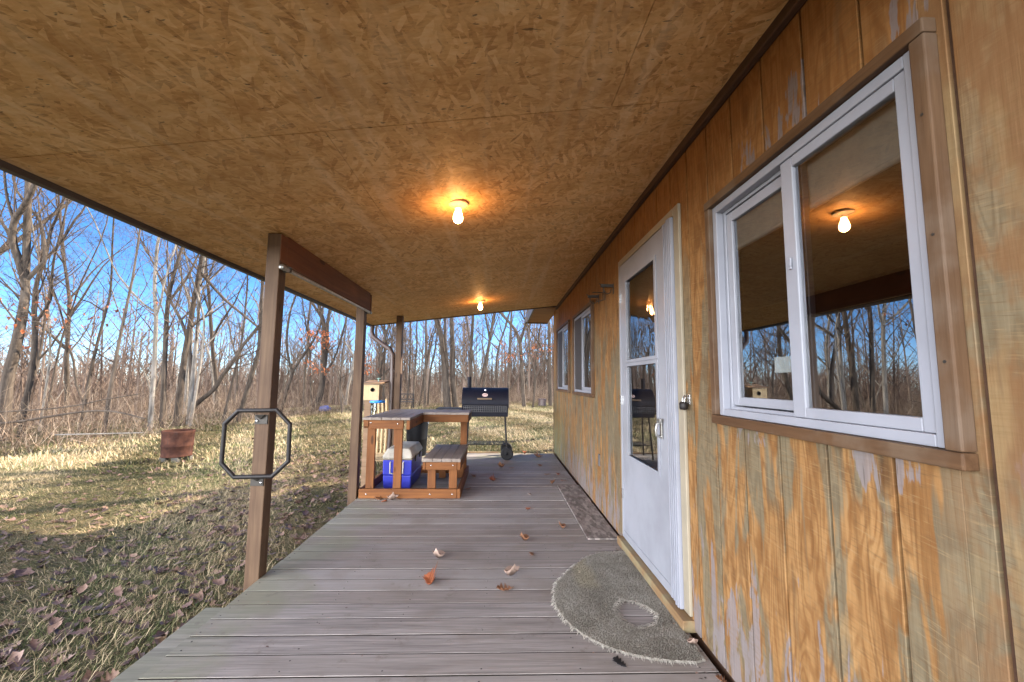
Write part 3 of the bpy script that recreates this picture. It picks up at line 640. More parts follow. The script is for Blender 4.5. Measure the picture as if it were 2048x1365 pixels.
# ------------------------------------------------------------------ barrel grill
gr = thing('barrel_grill', 'black barrel charcoal grill with chimney and side shelf beyond the workbench', 'grill', (-.2, 6.85, 0))
gx0, gx1, gy, gzc, rr = -.585, .158, 6.86, .885, .225
def half(a0, a1, n, x0, x1, r):
    q = MB(); vs = []
    for x in (x0, x1):
        for k in range(n+1):
            a = a0+(a1-a0)*k/n; vs.append((x, gy+r*cos(a), gzc+r*sin(a)))
    m_ = n+1; q.add(vs, [(k, k+1, m_+k+1, m_+k) for k in range(n)], True); q.add(vs[:m_], [tuple(range(m_-1, -1, -1))]); q.add(vs[m_:], [tuple(range(m_))]); q.add([vs[0], vs[n], vs[m_+n], vs[m_]], [(0, 1, 2, 3)])
    return q
lid = half(R(-8), R(188), 20, gx0, gx1, rr+.008).build('lid', M['grill'], gr)
half(R(190), R(350), 18, gx0+.004, gx1-.004, rr).build('firebox', M['grill'], gr)
q = MB(); q.tube([(-.49, 6.92, 1.06), (-.49, 6.92, 1.285)], .031, 14); q.lathe((-.49, 6.92, 1.286), [(.0, 0), (.034, 0), (.034, .006), (0, .008)], 14); q.build('chimney', M['grill'], gr)
q = MB(); q.tube([(-.335, gy-.262, .945), (-.107, gy-.262, .945)], .0135, 10); q.build('handle', M['handlew'], gr)
q = MB()
for x in (-.30, -.14): q.bar((x, gy-.215, .945), (x, gy-.26, .945), .012, .012)
q.build('handle_bracket', M['blacksteel'], gr)
an = R(150)                                 # badge and thermometer lie on the curved lid
def onlid(a, d): return Vector((0, gy+(rr+.008+d)*cos(a), gzc+(rr+.008+d)*sin(a)))
q = MB()
for rx, rz, dd, mm in ((.046, .030, .0015, 'logo'), (.036, .021, .0032, 'blacksteel'), (.033, .018, .0046, 'logo')):
    q = MB(); vs = []
    for k in range(28):
        t__ = 2*pi*k/28; p = onlid(R(149)-rz*sin(t__)/rr*1.0, dd); vs.append((-.217+rx*cos(t__), p.y, p.z))
    c0 = onlid(R(149), dd); vs.append((-.217, c0.y, c0.z)); q.add(vs, [(28, (k+1) % 28, k) for k in range(28)])
    if dd > .004:
        pass
    q.build('badge' if dd < .002 else 'badge_ring', M[mm], gr)
q = MB()
for k in range(5):
    p = onlid(R(149), .0058); q.box(-.240+k*.0105, -.2335+k*.0105, p.y-.001, p.y+.001, p.z-.008, p.z+.006)
q.build('badge_mark', M['blacksteel'], gr)
q = MB(); p = onlid(R(122), .002); q.lathe((-.21, p.y, p.z), [(0, .012), (.020, .012), (.024, .004), (.024, -.01)], 16); q.build('thermometer', M['chrome'], gr)
q = MB()
for k in range(24): x = gx0+.035+k*(gx1-gx0-.06)/23; q.tube([(x, 6.608, .742), (x, 6.612, .835)], .0032, 5)
for z in (.742, .773, .804, .835): q.tube([(gx0+.03, 6.61, z), (gx1-.02, 6.61, z)], .0036, 5)
for x in (gx0+.06, gx1-.05): q.bar((x, 6.61, .75), (x, 6.70, .80), .012, .006)
q.build('wire_rack', M['plate'], gr)
q = MB(); q.box(gx0+.02, gx1-.01, 6.625, 6.66, .665, .835); q.build('drip_tray', M['grill'], gr, .004)
q = MB()
for k in range(9): q.box(-1.0, -.60, 6.72+k*.04, 6.745+k*.04, .768, .782)
for x in (-.99, -.80, -.62): q.box(x, x+.02, 6.70, 7.08, .754, .7665)
q.bar((-.98, 6.86, .76), (-.585, 6.86, .70), .02, .02); q.build('side_shelf', M['blacksteel'], gr)
for (xa, xb) in ((-.49, -.53), (.105, .142)):
    for yy, ya in ((6.70, 6.64), (7.0, 7.08)):
        q = MB(); q.tube([(xa, yy, .72), (xb, ya, .10 if xa > 0 else .004)], .0135, 10); q.build('leg', M['blacksteel'], gr)
q = MB(); q.tube([(.142, 6.58, .10), (.142, 7.12, .10)], .008, 8); q.build('axle', M['galv'], gr)
for yy in (6.575, 7.075):
    q = MB(); q.lathe((.142, yy, .10), [(0, .0), (.03, .0), (.05, .006), (.07, .002), (.086, .0), (.098, .008), (.100, .024), (.094, .044), (.08, .046), (0, .04)], 26, 'Y'); wl = q.build('wheel', M['rubber'], gr)
    q = MB(); q.lathe((.142, yy-.006, .10), [(0, 0), (.018, .001), (.02, .006)], 14, 'Y'); q.build('hub', M['blackplastic'], wl)
q = MB()
for k in range(22):
    x = -.50+k*.029; q.tube([(x, 6.66, .225), (x+.06, 7.05, .225)], .0026, 4); q.tube([(x+.06, 6.66, .227), (x, 7.05, .227)], .0026, 4)
for yy in (6.655, 7.055): q.tube([(-.52, yy, .226), (.14, yy, .226)], .006, 6)
q.build('bottom_rack', M['blacksteel'], gr)

# ------------------------------------------------------------------ bin, timber, plank, mat, small things
bn = thing('trash_drum', 'dark grey lidded drum standing behind the blue cooler', 'drum', (-1.345, 7.02, 0))
q = MB(); q.lathe((-1.345, 7.02, .002), [(0, 0), (.15, 0), (.155, .01), (.168, .25), (.172, .26), (.170, .28), (.182, .60)], 28); q.build('drum_body', M['blackplastic'], bn)
q = MB(); q.lathe((-1.345, 7.02, .603), [(.19, -.015), (.194, .0), (.19, .02), (.12, .045), (0, .05)], 28); lidd = q.build('lid', M['blackplastic'], bn)
q = MB(); q.tube([(-1.18, 7.0, .50), (-1.155, 7.0, .50), (-1.155, 7.0, .58), (-1.18, 7.0, .585)], .006, 6); q.build('handle', M['chrome'], bn)
ti = MB(); ti.box(-1.45, .02, 7.42, 7.50, -.40, -.02); tio = ti.build('garden_timber', M['sill'], None, .006); tag(tio, 'sunlit timber lying along the far end of the deck behind the bench', 'timber')
q = MB(); q.box(.706, .958, 3.325, 5.0, .0025, .014); o = q.build('strand_board_strip', M['osbgrey'], None, .001); tag(o, 'long greyed strand board strip lying on the deck along the wall', 'board')

mt_o = [(.926,3.088),(.83,3.07),(.736,3.055),(.66,3.01),(.60,2.955),(.535,2.875),(.475,2.786),(.42,2.71),(.375,2.63),(.342,2.535),(.327,2.44),(.332,2.347),(.355,2.25),(.392,2.158),(.45,2.08),(.526,2.011),(.60,1.968),(.686,1.935),(.78,1.918),(.874,1.908),(.922,1.92)]
mt_h = [(.622,2.33),(.628,2.262),(.650,2.19),(.704,2.148),(.76,2.158),(.813,2.181),(.858,2.262),(.829,2.358),(.765,2.412),(.70,2.44),(.655,2.395)]
def rug_mesh():
    bm = bmesh.new(); rg = random.Random(3); loops = []
    def dens(L, nn, jit):
        out = []
        for a, b in zip(L, L[1:]+L[:1]):
            for i in range(nn): t = i/nn; out.append((a[0]+(b[0]-a[0])*t+rg.uniform(-jit, jit), a[1]+(b[1]-a[1])*t+rg.uniform(-jit, jit)))
        return out
    O = dens(mt_o, 4, .004); I = dens(mt_h, 5, .008)
    edges = []
    for L in (O, I):
        vs = [bm.verts.new((x, y, .013)) for x, y in L]
        edges += [bm.edges.new((vs[i], vs[(i+1) % len(vs)])) for i in range(len(vs))]
    bmesh.ops.triangle_fill(bm, use_beauty=True, use_dissolve=False, edges=edges)
    # drop triangles inside the hole
    def inside(p, L):
        c = False
        for (xa, ya), (xb, yb) in zip(L, L[1:]+L[:1]):
            if (ya > p.y) != (yb > p.y) and p.x < (xb-xa)*(p.y-ya)/(yb-ya)+xa: c = not c
        return c
    kill = [f for f in bm.faces if inside(f.calc_center_median(), I)]
    bmesh.ops.delete(bm, geom=kill, context='FACES_ONLY')
    for f in bm.faces:
        if f.normal.z < 0: f.normal_flip()
    r_ = bmesh.ops.extrude_face_region(bm, geom=bm.faces[:])
    bmesh.ops.translate(bm, verts=[v for v in r_['geom'] if isinstance(v, bmesh.types.BMVert)], vec=(0, 0, -.0105))
    bmesh.ops.recalc_face_normals(bm, faces=bm.faces[:])
    me = bpy.data.meshes.new('door_mat'); bm.to_mesh(me); bm.free(); me.materials.append(M['rug'])
    o = bpy.data.objects.new('door_mat', me); C.objects.link(o)
    tag(o, 'worn half round carpet mat with a hole in front of the door', 'door mat')
    for (L, n_, ln, out) in ((mt_o[:-1], 420, .03, 1), (mt_h, 300, .04, -1)):
        fr = MB(); cx = sum(p[0] for p in L)/len(L); cy = sum(p[1] for p in L)/len(L); LL = L if out > 0 else L+L[:1]
        for _ in range(n_):
            i = rg.randrange(len(LL)-1); t = rg.random(); x = LL[i][0]+(LL[i+1][0]-LL[i][0])*t; y = LL[i][1]+(LL[i+1][1]-LL[i][1])*t
            d = Vector((x-cx, y-cy, 0)).normalized()*out; d = (d+Vector((rg.uniform(-.8, .8), rg.uniform(-.8, .8), 0))).normalized(); l = ln*rg.uniform(.3, 1.1)
            p = Vector((x, y, .012)); fr.tube([p, p+d*l*.5+Vector((0, 0, .003)), p+d*l+Vector((0, 0, -.008))], [.0016, .0014, .0008], 3, False)
        tag(fr.build('frayed_edge', M['fringe'], o), kind='stuff')
    pv = []; pf = []                                          # short standing pile
    while len(pf) < 16000:
        x = rg.uniform(.32, .93); y = rg.uniform(1.9, 3.1)
        if not inside(Vector((x, y, 0)), mt_o) or inside(Vector((x, y, 0)), mt_h): continue
        a = rg.uniform(0, 6.3); c_, s_ = cos(a)*.0022, sin(a)*.0022; n = len(pv); lx, ly = rg.gauss(0, .003), rg.gauss(0, .003)
        pv += [(x-c_, y-s_, .0125), (x+c_, y+s_, .0125), (x+lx, y+ly, .0125+rg.uniform(.003, .009))]; pf.append((n, n+1, n+2))
    pl_ = np_mesh('carpet_pile', pv, pf, M['rug'], o); tag(pl_, kind='stuff')
rug_mesh()
q = MB(); q.box(-1.9, -1.60, 3.62, 3.66, -.31, -.29); 
q = MB(); q.add([(-1.80,3.66,-.36),(-1.56,3.52,-.33),(-1.52,3.62,-.24),(-1.76,3.80,-.27),(-1.80,3.66,-.352),(-1.56,3.52,-.322),(-1.52,3.62,-.232),(-1.76,3.80,-.262)], [(0,3,2,1),(4,5,6,7),(0,1,5,4),(1,2,6,5),(2,3,7,6),(3,0,4,7)])
o = q.build('orange_sheet', M['orange'], None, .002); tag(o, 'bright orange plastic sheet lying beside the deck edge', 'plastic sheet')

# birdhouse, feeder, lawn chair beyond the workbench
bh = thing('birdhouse', 'pale wooden nest box with flat brown roof on a dark post', 'birdhouse', (-1.8, 6.1, 0))
q = MB(); q.box(-1.925, -1.708, 6.0, 6.21, .935, 1.157); q.build('box', M['pinewood'], bh, .003)
q = MB(); q.add([(-1.94,5.97,1.162),(-1.685,5.97,1.162),(-1.62,6.24,1.195),(-1.93,6.24,1.195),(-1.94,5.97,1.184),(-1.685,5.97,1.184),(-1.62,6.24,1.217),(-1.93,6.24,1.217)], [(0,3,2,1),(4,5,6,7),(0,1,5,4),(1,2,6,5),(2,3,7,6),(3,0,4,7)]); q.build('roof', M['redroof'], bh, .002)
q = MB(); q.lathe((-1.80, 5.9985, 1.085), [(.030, .001), (.030, -.006), (.022, -.006), (.022, .001)], 20, 'Y'); q.build('entrance_ring', M['darkmetal'], bh)
q = MB(); q.lathe((-1.80, 5.9975, 1.085), [(.0, .0), (.021, .0)], 18, 'Y'); q.build('entrance_hole', M['rubber'], bh)
q = MB(); q.box(-1.915, -1.822, 6.02, 6.11, gz(-1.87, 6.06)-.05, .9325); q.build('post', M['redroof'], bh, .003)
q = MB(); q.tube([(-1.75, 6.1, 1.205), (-1.75, 6.1, 1.25)], .008, 8); q.tube([(-1.775, 6.1, 1.245), (-1.725, 6.1, 1.25)], .006, 6); q.build('valve', plain('verdigris', (.22, .35, .30), .5), bh)
fd = thing('bird_feeder', 'blue lidded clear tube feeder on a stake beside the birdhouse', 'bird feeder', (-1.70, 5.92, 0))
q = MB(); q.lathe((-1.70, 5.92, .905), [(0, .0), (.098, .0), (.104, .008), (.104, .026), (.09, .034), (0, .036)], 24); q.build('lid', M['lidblue'], fd)
q = MB(); q.lathe((-1.755, 5.92, .66), [(.028, 0), (.03, .02), (.036, .24)], 16); q.build('tube', M['glassclear'], fd)
q = MB(); q.tube([(-1.755, 5.92, gz(-1.75, 5.9)-.05), (-1.755, 5.92, .66)], .012, 8); q.lathe((-1.755, 5.92, .645), [(0, 0), (.05, 0), (.05, .014), (0, .014)], 16); q.build('stake', M['darkmetal'], fd)
lc = thing('lawn_chair', 'weathered wooden slat lawn chair standing beyond the bird feeder', 'chair', (-1.72, 6.6, 0))
g0 = gz(-1.72, 6.7)
for k in range(6):
    x = -1.88+k*.062; q = MB(); top = .86+.06*sin(pi*k/5)
    q.tube([(x, 6.62, .10), (x-.0, 6.66, .35), (x-.03, 6.78, .62), (x-.07, 6.86, top)], [.024, .025, .025, .022], 6); q.build('back_slat', M['pinewood'], lc)
q = MB()
for k in range(5): q.box(-1.93, -1.52, 6.20+k*.085, 6.275+k*.085, .05+k*.008, .072+k*.008)
q.build('seat', M['pinewood'], lc, .003)
for x in (-1.93, -1.535):
    for y in (6.22, 6.62): q = MB(); q.box(x, x+.03, y, y+.06, gz(x, y)-.02, .048 if y < 6.5 else .08); q.build('leg', M['pinewood'], lc)
# rusty burn barrel
ba = thing('burn_barrel', 'rusty steel burn barrel standing on blocks out on the lawn', 'barrel', (-6.38, 8.6, 0))
bz = gz(-6.38, 8.6)
q = MB(); q.lathe((-6.38, 8.6, bz+.10), [(0.219, .16), (0.244, .02), (0.253, .0), (0.257, .012), (0.249, .02), (0.256, .19), (0.264, .20), (0.264, .225), (0.258, .235), (0.264, .44), (0.272, .465), (0.272, .50), (0.264, .505), (0.257, .49), (0.244, .2)], 40); q.build('drum', M['rust'], ba)
q = MB()
for a in range(4): an_ = a*pi/2+.6; x = -6.38+.19*cos(an_); y = 8.6+.19*sin(an_); q.box(x-.06, x+.06, y-.045, y+.045, bz-.06, bz+.098)
q.build('block', M['stone'], ba, .006)
# iron bench far back, blue bag, stump
ib = thing('iron_bench', 'black iron garden bench far off at the woodland edge', 'bench', (-5.6, 24.5, 0)); z_ = gz(-5.6, 24.5)
q = MB()
for x in (-6.2, -5.0): q.tube([(x, 24.3, z_), (x, 24.3, z_+.42)], .03, 6); q.tube([(x, 24.75, z_), (x, 24.8, z_+.9)], .03, 6); q.tube([(x, 24.3, z_+.6), (x, 24.75, z_+.6)], .025, 6)
q.build('frame', M['blacksteel'], ib)
q = MB()
for k in range(5): q.box(-6.2, -5.0, 24.3+k*.1, 24.36+k*.1, z_+.42, z_+.45)
q.build('seat', M['blacksteel'], ib)
q = MB(); q.bar((-6.2, 24.8, z_+.88), (-5.0, 24.8, z_+.88), .04, .05); q.bar((-6.2, 24.78, z_+.55), (-5.0, 24.78, z_+.55), .04, .04)
for k in range(6):
    cx = -6.1+k*.2
    q.tube([(cx+.09*cos(a*pi/5), 24.79, z_+.715+.12*sin(a*pi/5)) for a in range(10)], .014, 5, closed=True)
q.build('back', M['blacksteel'], ib)
p = at(650, 815, 22.5); q = MB()
bmv = bmesh.new(); bmesh.ops.create_icosphere(bmv, subdivisions=3, radius=.24)
rg = random.Random(9)
for v in bmv.verts:
    n_ = sin(v.co.x*17)*.03+sin(v.co.y*23+1)*.03+sin(v.co.z*19+v.co.x*9)*.03; v.co *= (1+n_*2); v.co.z *= .75; v.co.x *= 1.25
me = bpy.data.meshes.new('blue_bag'); bmv.to_mesh(me); bmv.free(); me.materials.append(plain('blue_grey_film', (.10, .13, .33), .5)); o = bpy.data.objects.new('blue_bag', me); C.objects.link(o); o.location = (p.x, 22.5, gz(p.x, 22.5)+.12); tag(o, 'crumpled blue plastic bag lying by a forked tree at the far edge of the lawn', 'bag')
q = MB(); st_p = at(1084, 800, 27.5); sz = gz(st_p.x, 27.5)
q.lathe((st_p.x, 27.5, sz-.1), [(.36, 0), (.27, .15), (.24, .40), (.255, .55), (.20, .57), (0, .53)], 14); o = q.build('tree_stump', M['gutter']); tag(o, 'dark tree stump at the lawn edge left of the cabin corner', 'stump')

# ------------------------------------------------------------------ leaves
def leaf_template(kind, curl, seed):
    r = random.Random(seed)
    if kind == 'oak': st = [(0, .015), (.12, .05), (.22, .20), (.30, .10), (.42, .33), (.52, .13), (.64, .36), (.74, .16), (.86, .22), (.94, .10), (1, .015)]
    else: st = [(0, .015), (.12, .14), (.3, .28), (.5, .33), (.7, .26), (.88, .13), (1, .015)]
    v = []
    for t, w_ in st:
        wl = w_*r.uniform(.8, 1.2); wr = w_*r.uniform(.8, 1.2)
        for x in (-wl, 0, wr):
            y = t-.5+ (abs(x)*.25 if kind == 'oak' else 0)
            v.append((x, y, curl*(1.1*x*x*2.2+.8*(t-.5)**2)+.02*sin(9*x+5*t)))
    f = []
    for i in range(len(st)-1):
        for k in (0, 1): a = i*3+k; f.append((a, a+1, a+4, a+3))
    return np.array(v), np.array(f)
LT = [leaf_template('oak', .5, 1), leaf_template('oak', 1.1, 2), leaf_template('oak', .15, 3), leaf_template('beech', .9, 4)]
def deck_leaf(name, x, y, size, rot, tpl, mt_, label, tilt=0, z=.006):
    v, f = tpl; v = v*size*.85; c, s_ = cos(rot), sin(rot)
    v2 = np.c_[v[:, 0]*c-v[:, 1]*s_, v[:, 0]*s_+v[:, 1]*c, v[:, 2]+v[:, 0]*tilt]; v2[:, 2] -= v2[:, 2].min()
    o = np_mesh(name, v2, f, M[mt_], None, True); o.location = (x, y, z)
    so_ = o.modifiers.new('thick', 'SOLIDIFY'); so_.thickness = .0012
    tag(o, label, 'leaf', 'dead leaves scattered on the deck')
big = leaf_template('oak', 1.6, 7); fold = leaf_template('beech', 2.2, 8)
DL = [(-.40, 2.642, .15, .35, big, 'dleaf3', 'large russet oak leaf standing up on the deck left of the mat', .5),
 (-.40, 3.004, .12, 1.2, fold, 'dleaf2', 'pale curled leaf behind the large russet oak leaf'),
 (.096, 2.741, .13, 2.0, fold, 'dleaf2', 'pale tan curled leaf just left of the mat'),
 (.214, 3.317, .11, .8, fold, 'dleaf', 'round brown curled leaf between the mat and the workbench'),
 (.052, 2.553, .12, 1.6, LT[1], 'dleaf', 'flat dark brown leaf in front of the pale leaf by the mat'),
 (.548, 3.578, .10, .4, fold, 'dleaf', 'dark curled leaf beside the end of the strand board strip'),
 (-.056, 5.252, .13, .9, big, 'dleaf3', 'bright russet leaf to the right of the bench seat', .3),
 (.354, 4.62, .08, .3, LT[0], 'dleaf2', 'tiny tan leaf in the middle of the deck left of the strand board strip'),
 (.30, 4.10, .08, 2.4, LT[1], 'dleaf3', 'small russet leaf standing before the strand board strip'),
 (-.30, 5.45, .12, .5, LT[1], 'dleaf', 'brown leaf against the right side of the bench base'),
 (-.33, 4.85, .10, 2.5, LT[0], 'dleaf', 'dark flat leaf at the front right corner of the bench base'),
 (.05, 6.05, .14, 1.1, fold, 'dleaf', 'brown leaf clump in front of the grill wheel'),
 (.20, 6.0, .10, 2.1, LT[0], 'dleaf', 'small dark leaf right of the clump before the grill wheel'),
 (.45, 7.12, .14, .2, fold, 'dleaf3', 'reddish leaf on the far end of the deck'),
 (.67, 6.85, .20, 1.4, big, 'dleaf', 'big curled brown leaf at the far end of the deck near the wall'),
 (.62, 6.15, .12, .6, LT[1], 'dleaf', 'brown leaf by the wall below the far window'),
 (.66, 5.60, .11, 1.9, LT[0], 'dleaf', 'flat brown leaf by the wall below the gap between the far windows'),
 (.80, 5.58, .10, .2, LT[1], 'dleaf3', 'reddish leaf touching the wall behind the strand board strip'),
 (.82, 5.25, .10, 1.2, LT[0], 'dleaf', 'brown leaf at the far end of the strand board strip'),
 (.66, 5.10, .10, 2.6, fold, 'dleaf', 'curled leaf just left of the far end of the strand board strip'),
 (-1.22, 4.42, .12, .7, LT[1], 'dleaf', 'brown leaf pressed against the front rail of the workbench'),
 (-1.07, 4.40, .14, 1.9, fold, 'dleaf2', 'pinkish tan leaf clump leaning on the workbench front rail'),
 (-1.14, 4.36, .10, 2.9, LT[0], 'dleaf3', 'small russet leaf beside the clump at the workbench front rail'),
 (.545, 1.915, .09, .5, LT[0], 'rubber', 'nearly black wet leaf on the deck in front of the mat'),
 (.915, 2.02, .06, 1.5, fold, 'dleaf2', 'small tan leaf crumb at the wall end of the mat'),
 (.935, 1.80, .06, .6, LT[1], 'dleaf', 'tiny brown leaf in the corner between deck and wall'),
 (.25, 3.05, .06, .3, LT[1], 'dleaf', 'dark speck of a leaf just behind the mat')]
for d in DL: deck_leaf('dead_leaf', *d[:7], *(d[7:] or (0,)), .014 if d[6].startswith('small tan leaf crumb') else .002)
nr_ = np.random.default_rng(11)
def scatter_leaves(n, region, size, name):
    allv = []; allf = []; off = 0; cnt = 0
    while cnt < n:
        x, y, keep = region()
        if nr_.random() > keep: continue
        v, f = LT[nr_.integers(4)]; s_ = size*nr_.uniform(.6, 1.25); a = nr_.uniform(0, 6.28); tx, ty = nr_.normal(0, .22, 2)
        v = v*s_; z = v[:, 2]+v[:, 0]*tx+v[:, 1]*ty; c, q_ = cos(a), sin(a)
        vv = np.c_[v[:, 0]*c-v[:, 1]*q_+x, v[:, 0]*q_+v[:, 1]*c+y, z-z.min()+gz(x, y)+nr_.uniform(-.008, .022)]
        allv.append(vv); allf.append(f+off); off += len(vv); cnt += 1
    o = np_mesh(name, np.vstack(allv), np.vstack(allf), M['lleaf'], None, True); tag(o, kind='stuff'); return o
def reg_near():
    y = nr_.uniform(.6, 9.5); x = -1.5-abs(nr_.normal(0, 2.6)); return x, y, 1 if x > -8 else 0
def reg_far():
    x = nr_.uniform(-10.5, 5); y = nr_.uniform(7.4, 29); return x, y, 1 if edge_dist(x, y) < .5 else 0
o = scatter_leaves(3000, reg_near, .088, 'fallen_leaves'); tag(o, 'brown fallen oak leaves strewn over the shaded grass', 'leaf litter')
o = scatter_leaves(800, reg_far, .10, 'fallen_leaves'); tag(o, 'dry fallen leaves strewn over the sunlit lawn', 'leaf litter')

def crumbs():
    V_, F_ = [], []
    def bit(x, y):
        n = len(V_); a = nr_.uniform(0, 6.28); s_ = nr_.uniform(.003, .011); k = int(nr_.integers(3, 6))
        for i in range(k): b = a+i*6.28/k; V_.append((x+cos(b)*s_*nr_.uniform(.5, 1.3), y+sin(b)*s_*nr_.uniform(.4, 1), .003+nr_.uniform(0, .004)))
        for i in range(1, k-1): F_.append((n, n+i, n+i+1))
    for _ in range(260): bit(.94-abs(nr_.normal(0, .05)), nr_.uniform(.9, 7.2))
    for _ in range(170): bit(nr_.uniform(-1.4, .93), nr_.uniform(1.7, 7.2))
    for _ in range(70): bit(nr_.uniform(-1.4, -.45), 4.44-abs(nr_.normal(0, .035)))
    o = np_mesh('leaf_crumbs', V_, F_, M['lleaf']); tag(o, 'tiny leaf crumbs and grit scattered over the deck and along the wall', 'debris', kind='stuff')
crumbs()

# ------------------------------------------------------------------ grass
def grass(n, xs, ys, ln, wd, lean, keep):
    x = nr_.uniform(*xs, n); y = nr_.uniform(*ys, n); ok = np.array([keep(a, b) for a, b in zip(x, y)]); x = x[ok]; y = y[ok]; n = len(x)
    z = np.array([gz(a, b) for a, b in zip(x, y)])-.01; az = nr_.normal(0, 1, n)*1.1+np.sin(x*1.7+y*.8)*2+3.5; le = np.clip(nr_.normal(lean, .28, n), .1, 1.45)
    L = ln*nr_.uniform(.45, 1.3, n); W = wd*nr_.uniform(.6, 1.3, n)
    dx = np.cos(az)*np.sin(le); dy = np.sin(az)*np.sin(le); dz = np.cos(le); px, py = -np.sin(az), np.cos(az)
    B = np.c_[x, y, z]; D = np.c_[dx, dy, dz]; Pp = np.c_[px, py, np.zeros(n)]
    mid = B+D*(L*.55)[:, None]+np.c_[np.zeros(n), np.zeros(n), L*.07]; tip = B+D*L[:, None]-np.c_[np.zeros(n), np.zeros(n), L*.10*np.sin(le)]
    h = (W/2)[:, None]
    v = np.stack([B-Pp*h, B+Pp*h, mid+Pp*h*.8, mid-Pp*h*.8, tip-Pp*h*.1, tip+Pp*h*.1], 1).reshape(-1, 3)
    i = np.arange(n)[:, None]*6; f = np.concatenate([i+np.array([[0, 1, 2, 3]]), i+np.array([[3, 2, 5, 4]])], 0)
    return v, f
parts = [grass(170000, (-9.5, -1.45), (.6, 9), .095, .0036, 1.15, lambda a, b: a < -1.5 and (a > -1.3*b-2.2)),
         grass(110000, (-11, 4.5), (7.4, 30), .14, .012, .95, lambda a, b: edge_dist(a, b) < .6 and (b > 8.6 or a > -3 or True) and not (a > .9 and b < 7.5))]
parts.append(grass(26000, (-18, -7), (-4, 9), .15, .011, 1.0, lambda a, b: edge_dist(a, b) < .6 and a < -1.2*b-1.5))
off = 0; vs_ = []; fs_ = []
for v, f in parts: vs_.append(v); fs_.append(f+off); off += len(v)
o = np_mesh('grass', np.vstack(vs_), np.vstack(fs_), M['grass']); tag(o, 'matted straw and green winter grass of the lawn', 'grass', kind='stuff')

# ------------------------------------------------------------------ trees
class Segs:
    """fast bundle of tapered three sided twigs"""
    def __init__(s): s.a = []; s.b = []; s.ra = []; s.rb = []
    def add(s, a, b, ra, rb): s.a.append(a); s.b.append(b); s.ra.append(ra); s.rb.append(rb)
    def arrays(s):
        A = np.array(s.a, float); B = np.array(s.b, float); ra = np.array(s.ra)[:, None]; rb = np.array(s.rb)[:, None]
        d = B-A; d /= np.linalg.norm(d, axis=1)[:, None]+1e-9; ref = np.where(np.abs(d[:, 2:3]) > .9, [[1., 0, 0]], [[0, 0, 1.]])
        u = np.cross(d, ref); u /= np.linalg.norm(u, axis=1)[:, None]+1e-9; v = np.cross(d, u); out = []
        for P, r in ((A, ra), (B, rb)):
            for k in range(3):
                a = 2*pi*k/3; out.append(P+(u*cos(a)+v*sin(a))*r)
        n = len(A); V = np.stack(out, 1).reshape(-1, 3); i = np.arange(n)[:, None]*6
        F = np.concatenate([i+np.array([[k, (k+1) % 3, 3+(k+1) % 3, 3+k]]) for k in range(3)], 0)
        return V, F
def rvec(r): return Vector((r.gauss(0, 1), r.gauss(0, 1), r.gauss(0, 1)))
def twig_tree(S_, r, p, d, L, rad, lev, fine):
    """recursive thin branching added as segments"""
    n = 4 if lev < 2 else 3; step = L/n; q = p.copy(); dd = d.copy(); nodes = [(q.copy(), dd.copy())]
    for i in range(n):
        dd = (dd+rvec(r)*.13+Vector((0, 0, .09))).normalized(); q2 = q+dd*step
        S_.add(tuple(q), tuple(q2), rad*(1-.75*i/n), rad*(1-.75*(i+1)/n)); q = q2; nodes.append((q.copy(), dd.copy()))
    if lev >= fine: return
    kids = max(2, int(L*(3.2 if lev == 0 else 4.2)+1)); kids = min(kids, 8)
    for k in range(kids):
        t = r.uniform(.2, 1); i = min(n-1, int(t*n)); b0, bd = nodes[i]; b = b0.lerp(nodes[i+1][0], t*n-i)
        sd_ = bd.cross(rvec(r)).normalized(); nd_ = (bd*r.uniform(.5, .9)+sd_*r.uniform(.5, .9)).normalized()
        twig_tree(S_, r, b, nd_, L*r.uniform(.32, .58)*(1.15-t*.5), max(.0022, rad*(1-.7*t)*.55), lev+1, fine)
def limb_tube(mb, pts, r0, r1, n=8):
    m_ = len(pts); mb.tube(pts, [r0+(r1-r0)*i/(m_-1) for i in range(m_)], n)
def smooth(pts, k=3):
    out = []
    P_ = [pts[0]]+list(pts)+[pts[-1]]
    for i in range(1, len(P_)-2):
        for j in range(k):
            t = j/k; a, b, c_, d = P_[i-1], P_[i], P_[i+1], P_[i+2]
            out.append(.5*((2*b)+(c_-a)*t+(2*a-5*b+4*c_-d)*t*t+(3*b-a-3*c_+d)*t**3))
    out.append(pts[-1]); return out
def sprout(S_, r, pts, r0, r1, start, count, Lf, fine):
    n = len(pts)-1
    for k in range(count):
        t = start+(1-start)*((k+r.random())/count); i = min(n-1, int(t*n)); b = pts[i].lerp(pts[i+1], t*n-i); d = (pts[i+1]-pts[i]).normalized()
        sd_ = d.cross(rvec(r)).normalized(); nd_ = (d*r.uniform(.35, .8)+sd_*r.uniform(.6, 1)+Vector((0, 0, .25))).normalized()
        rad = (r0+(r1-r0)*t)
        twig_tree(S_, r, b, nd_, Lf*r.uniform(.5, 1.1)*(1.15-.5*t), min(rad*.38, .026), 0, fine)
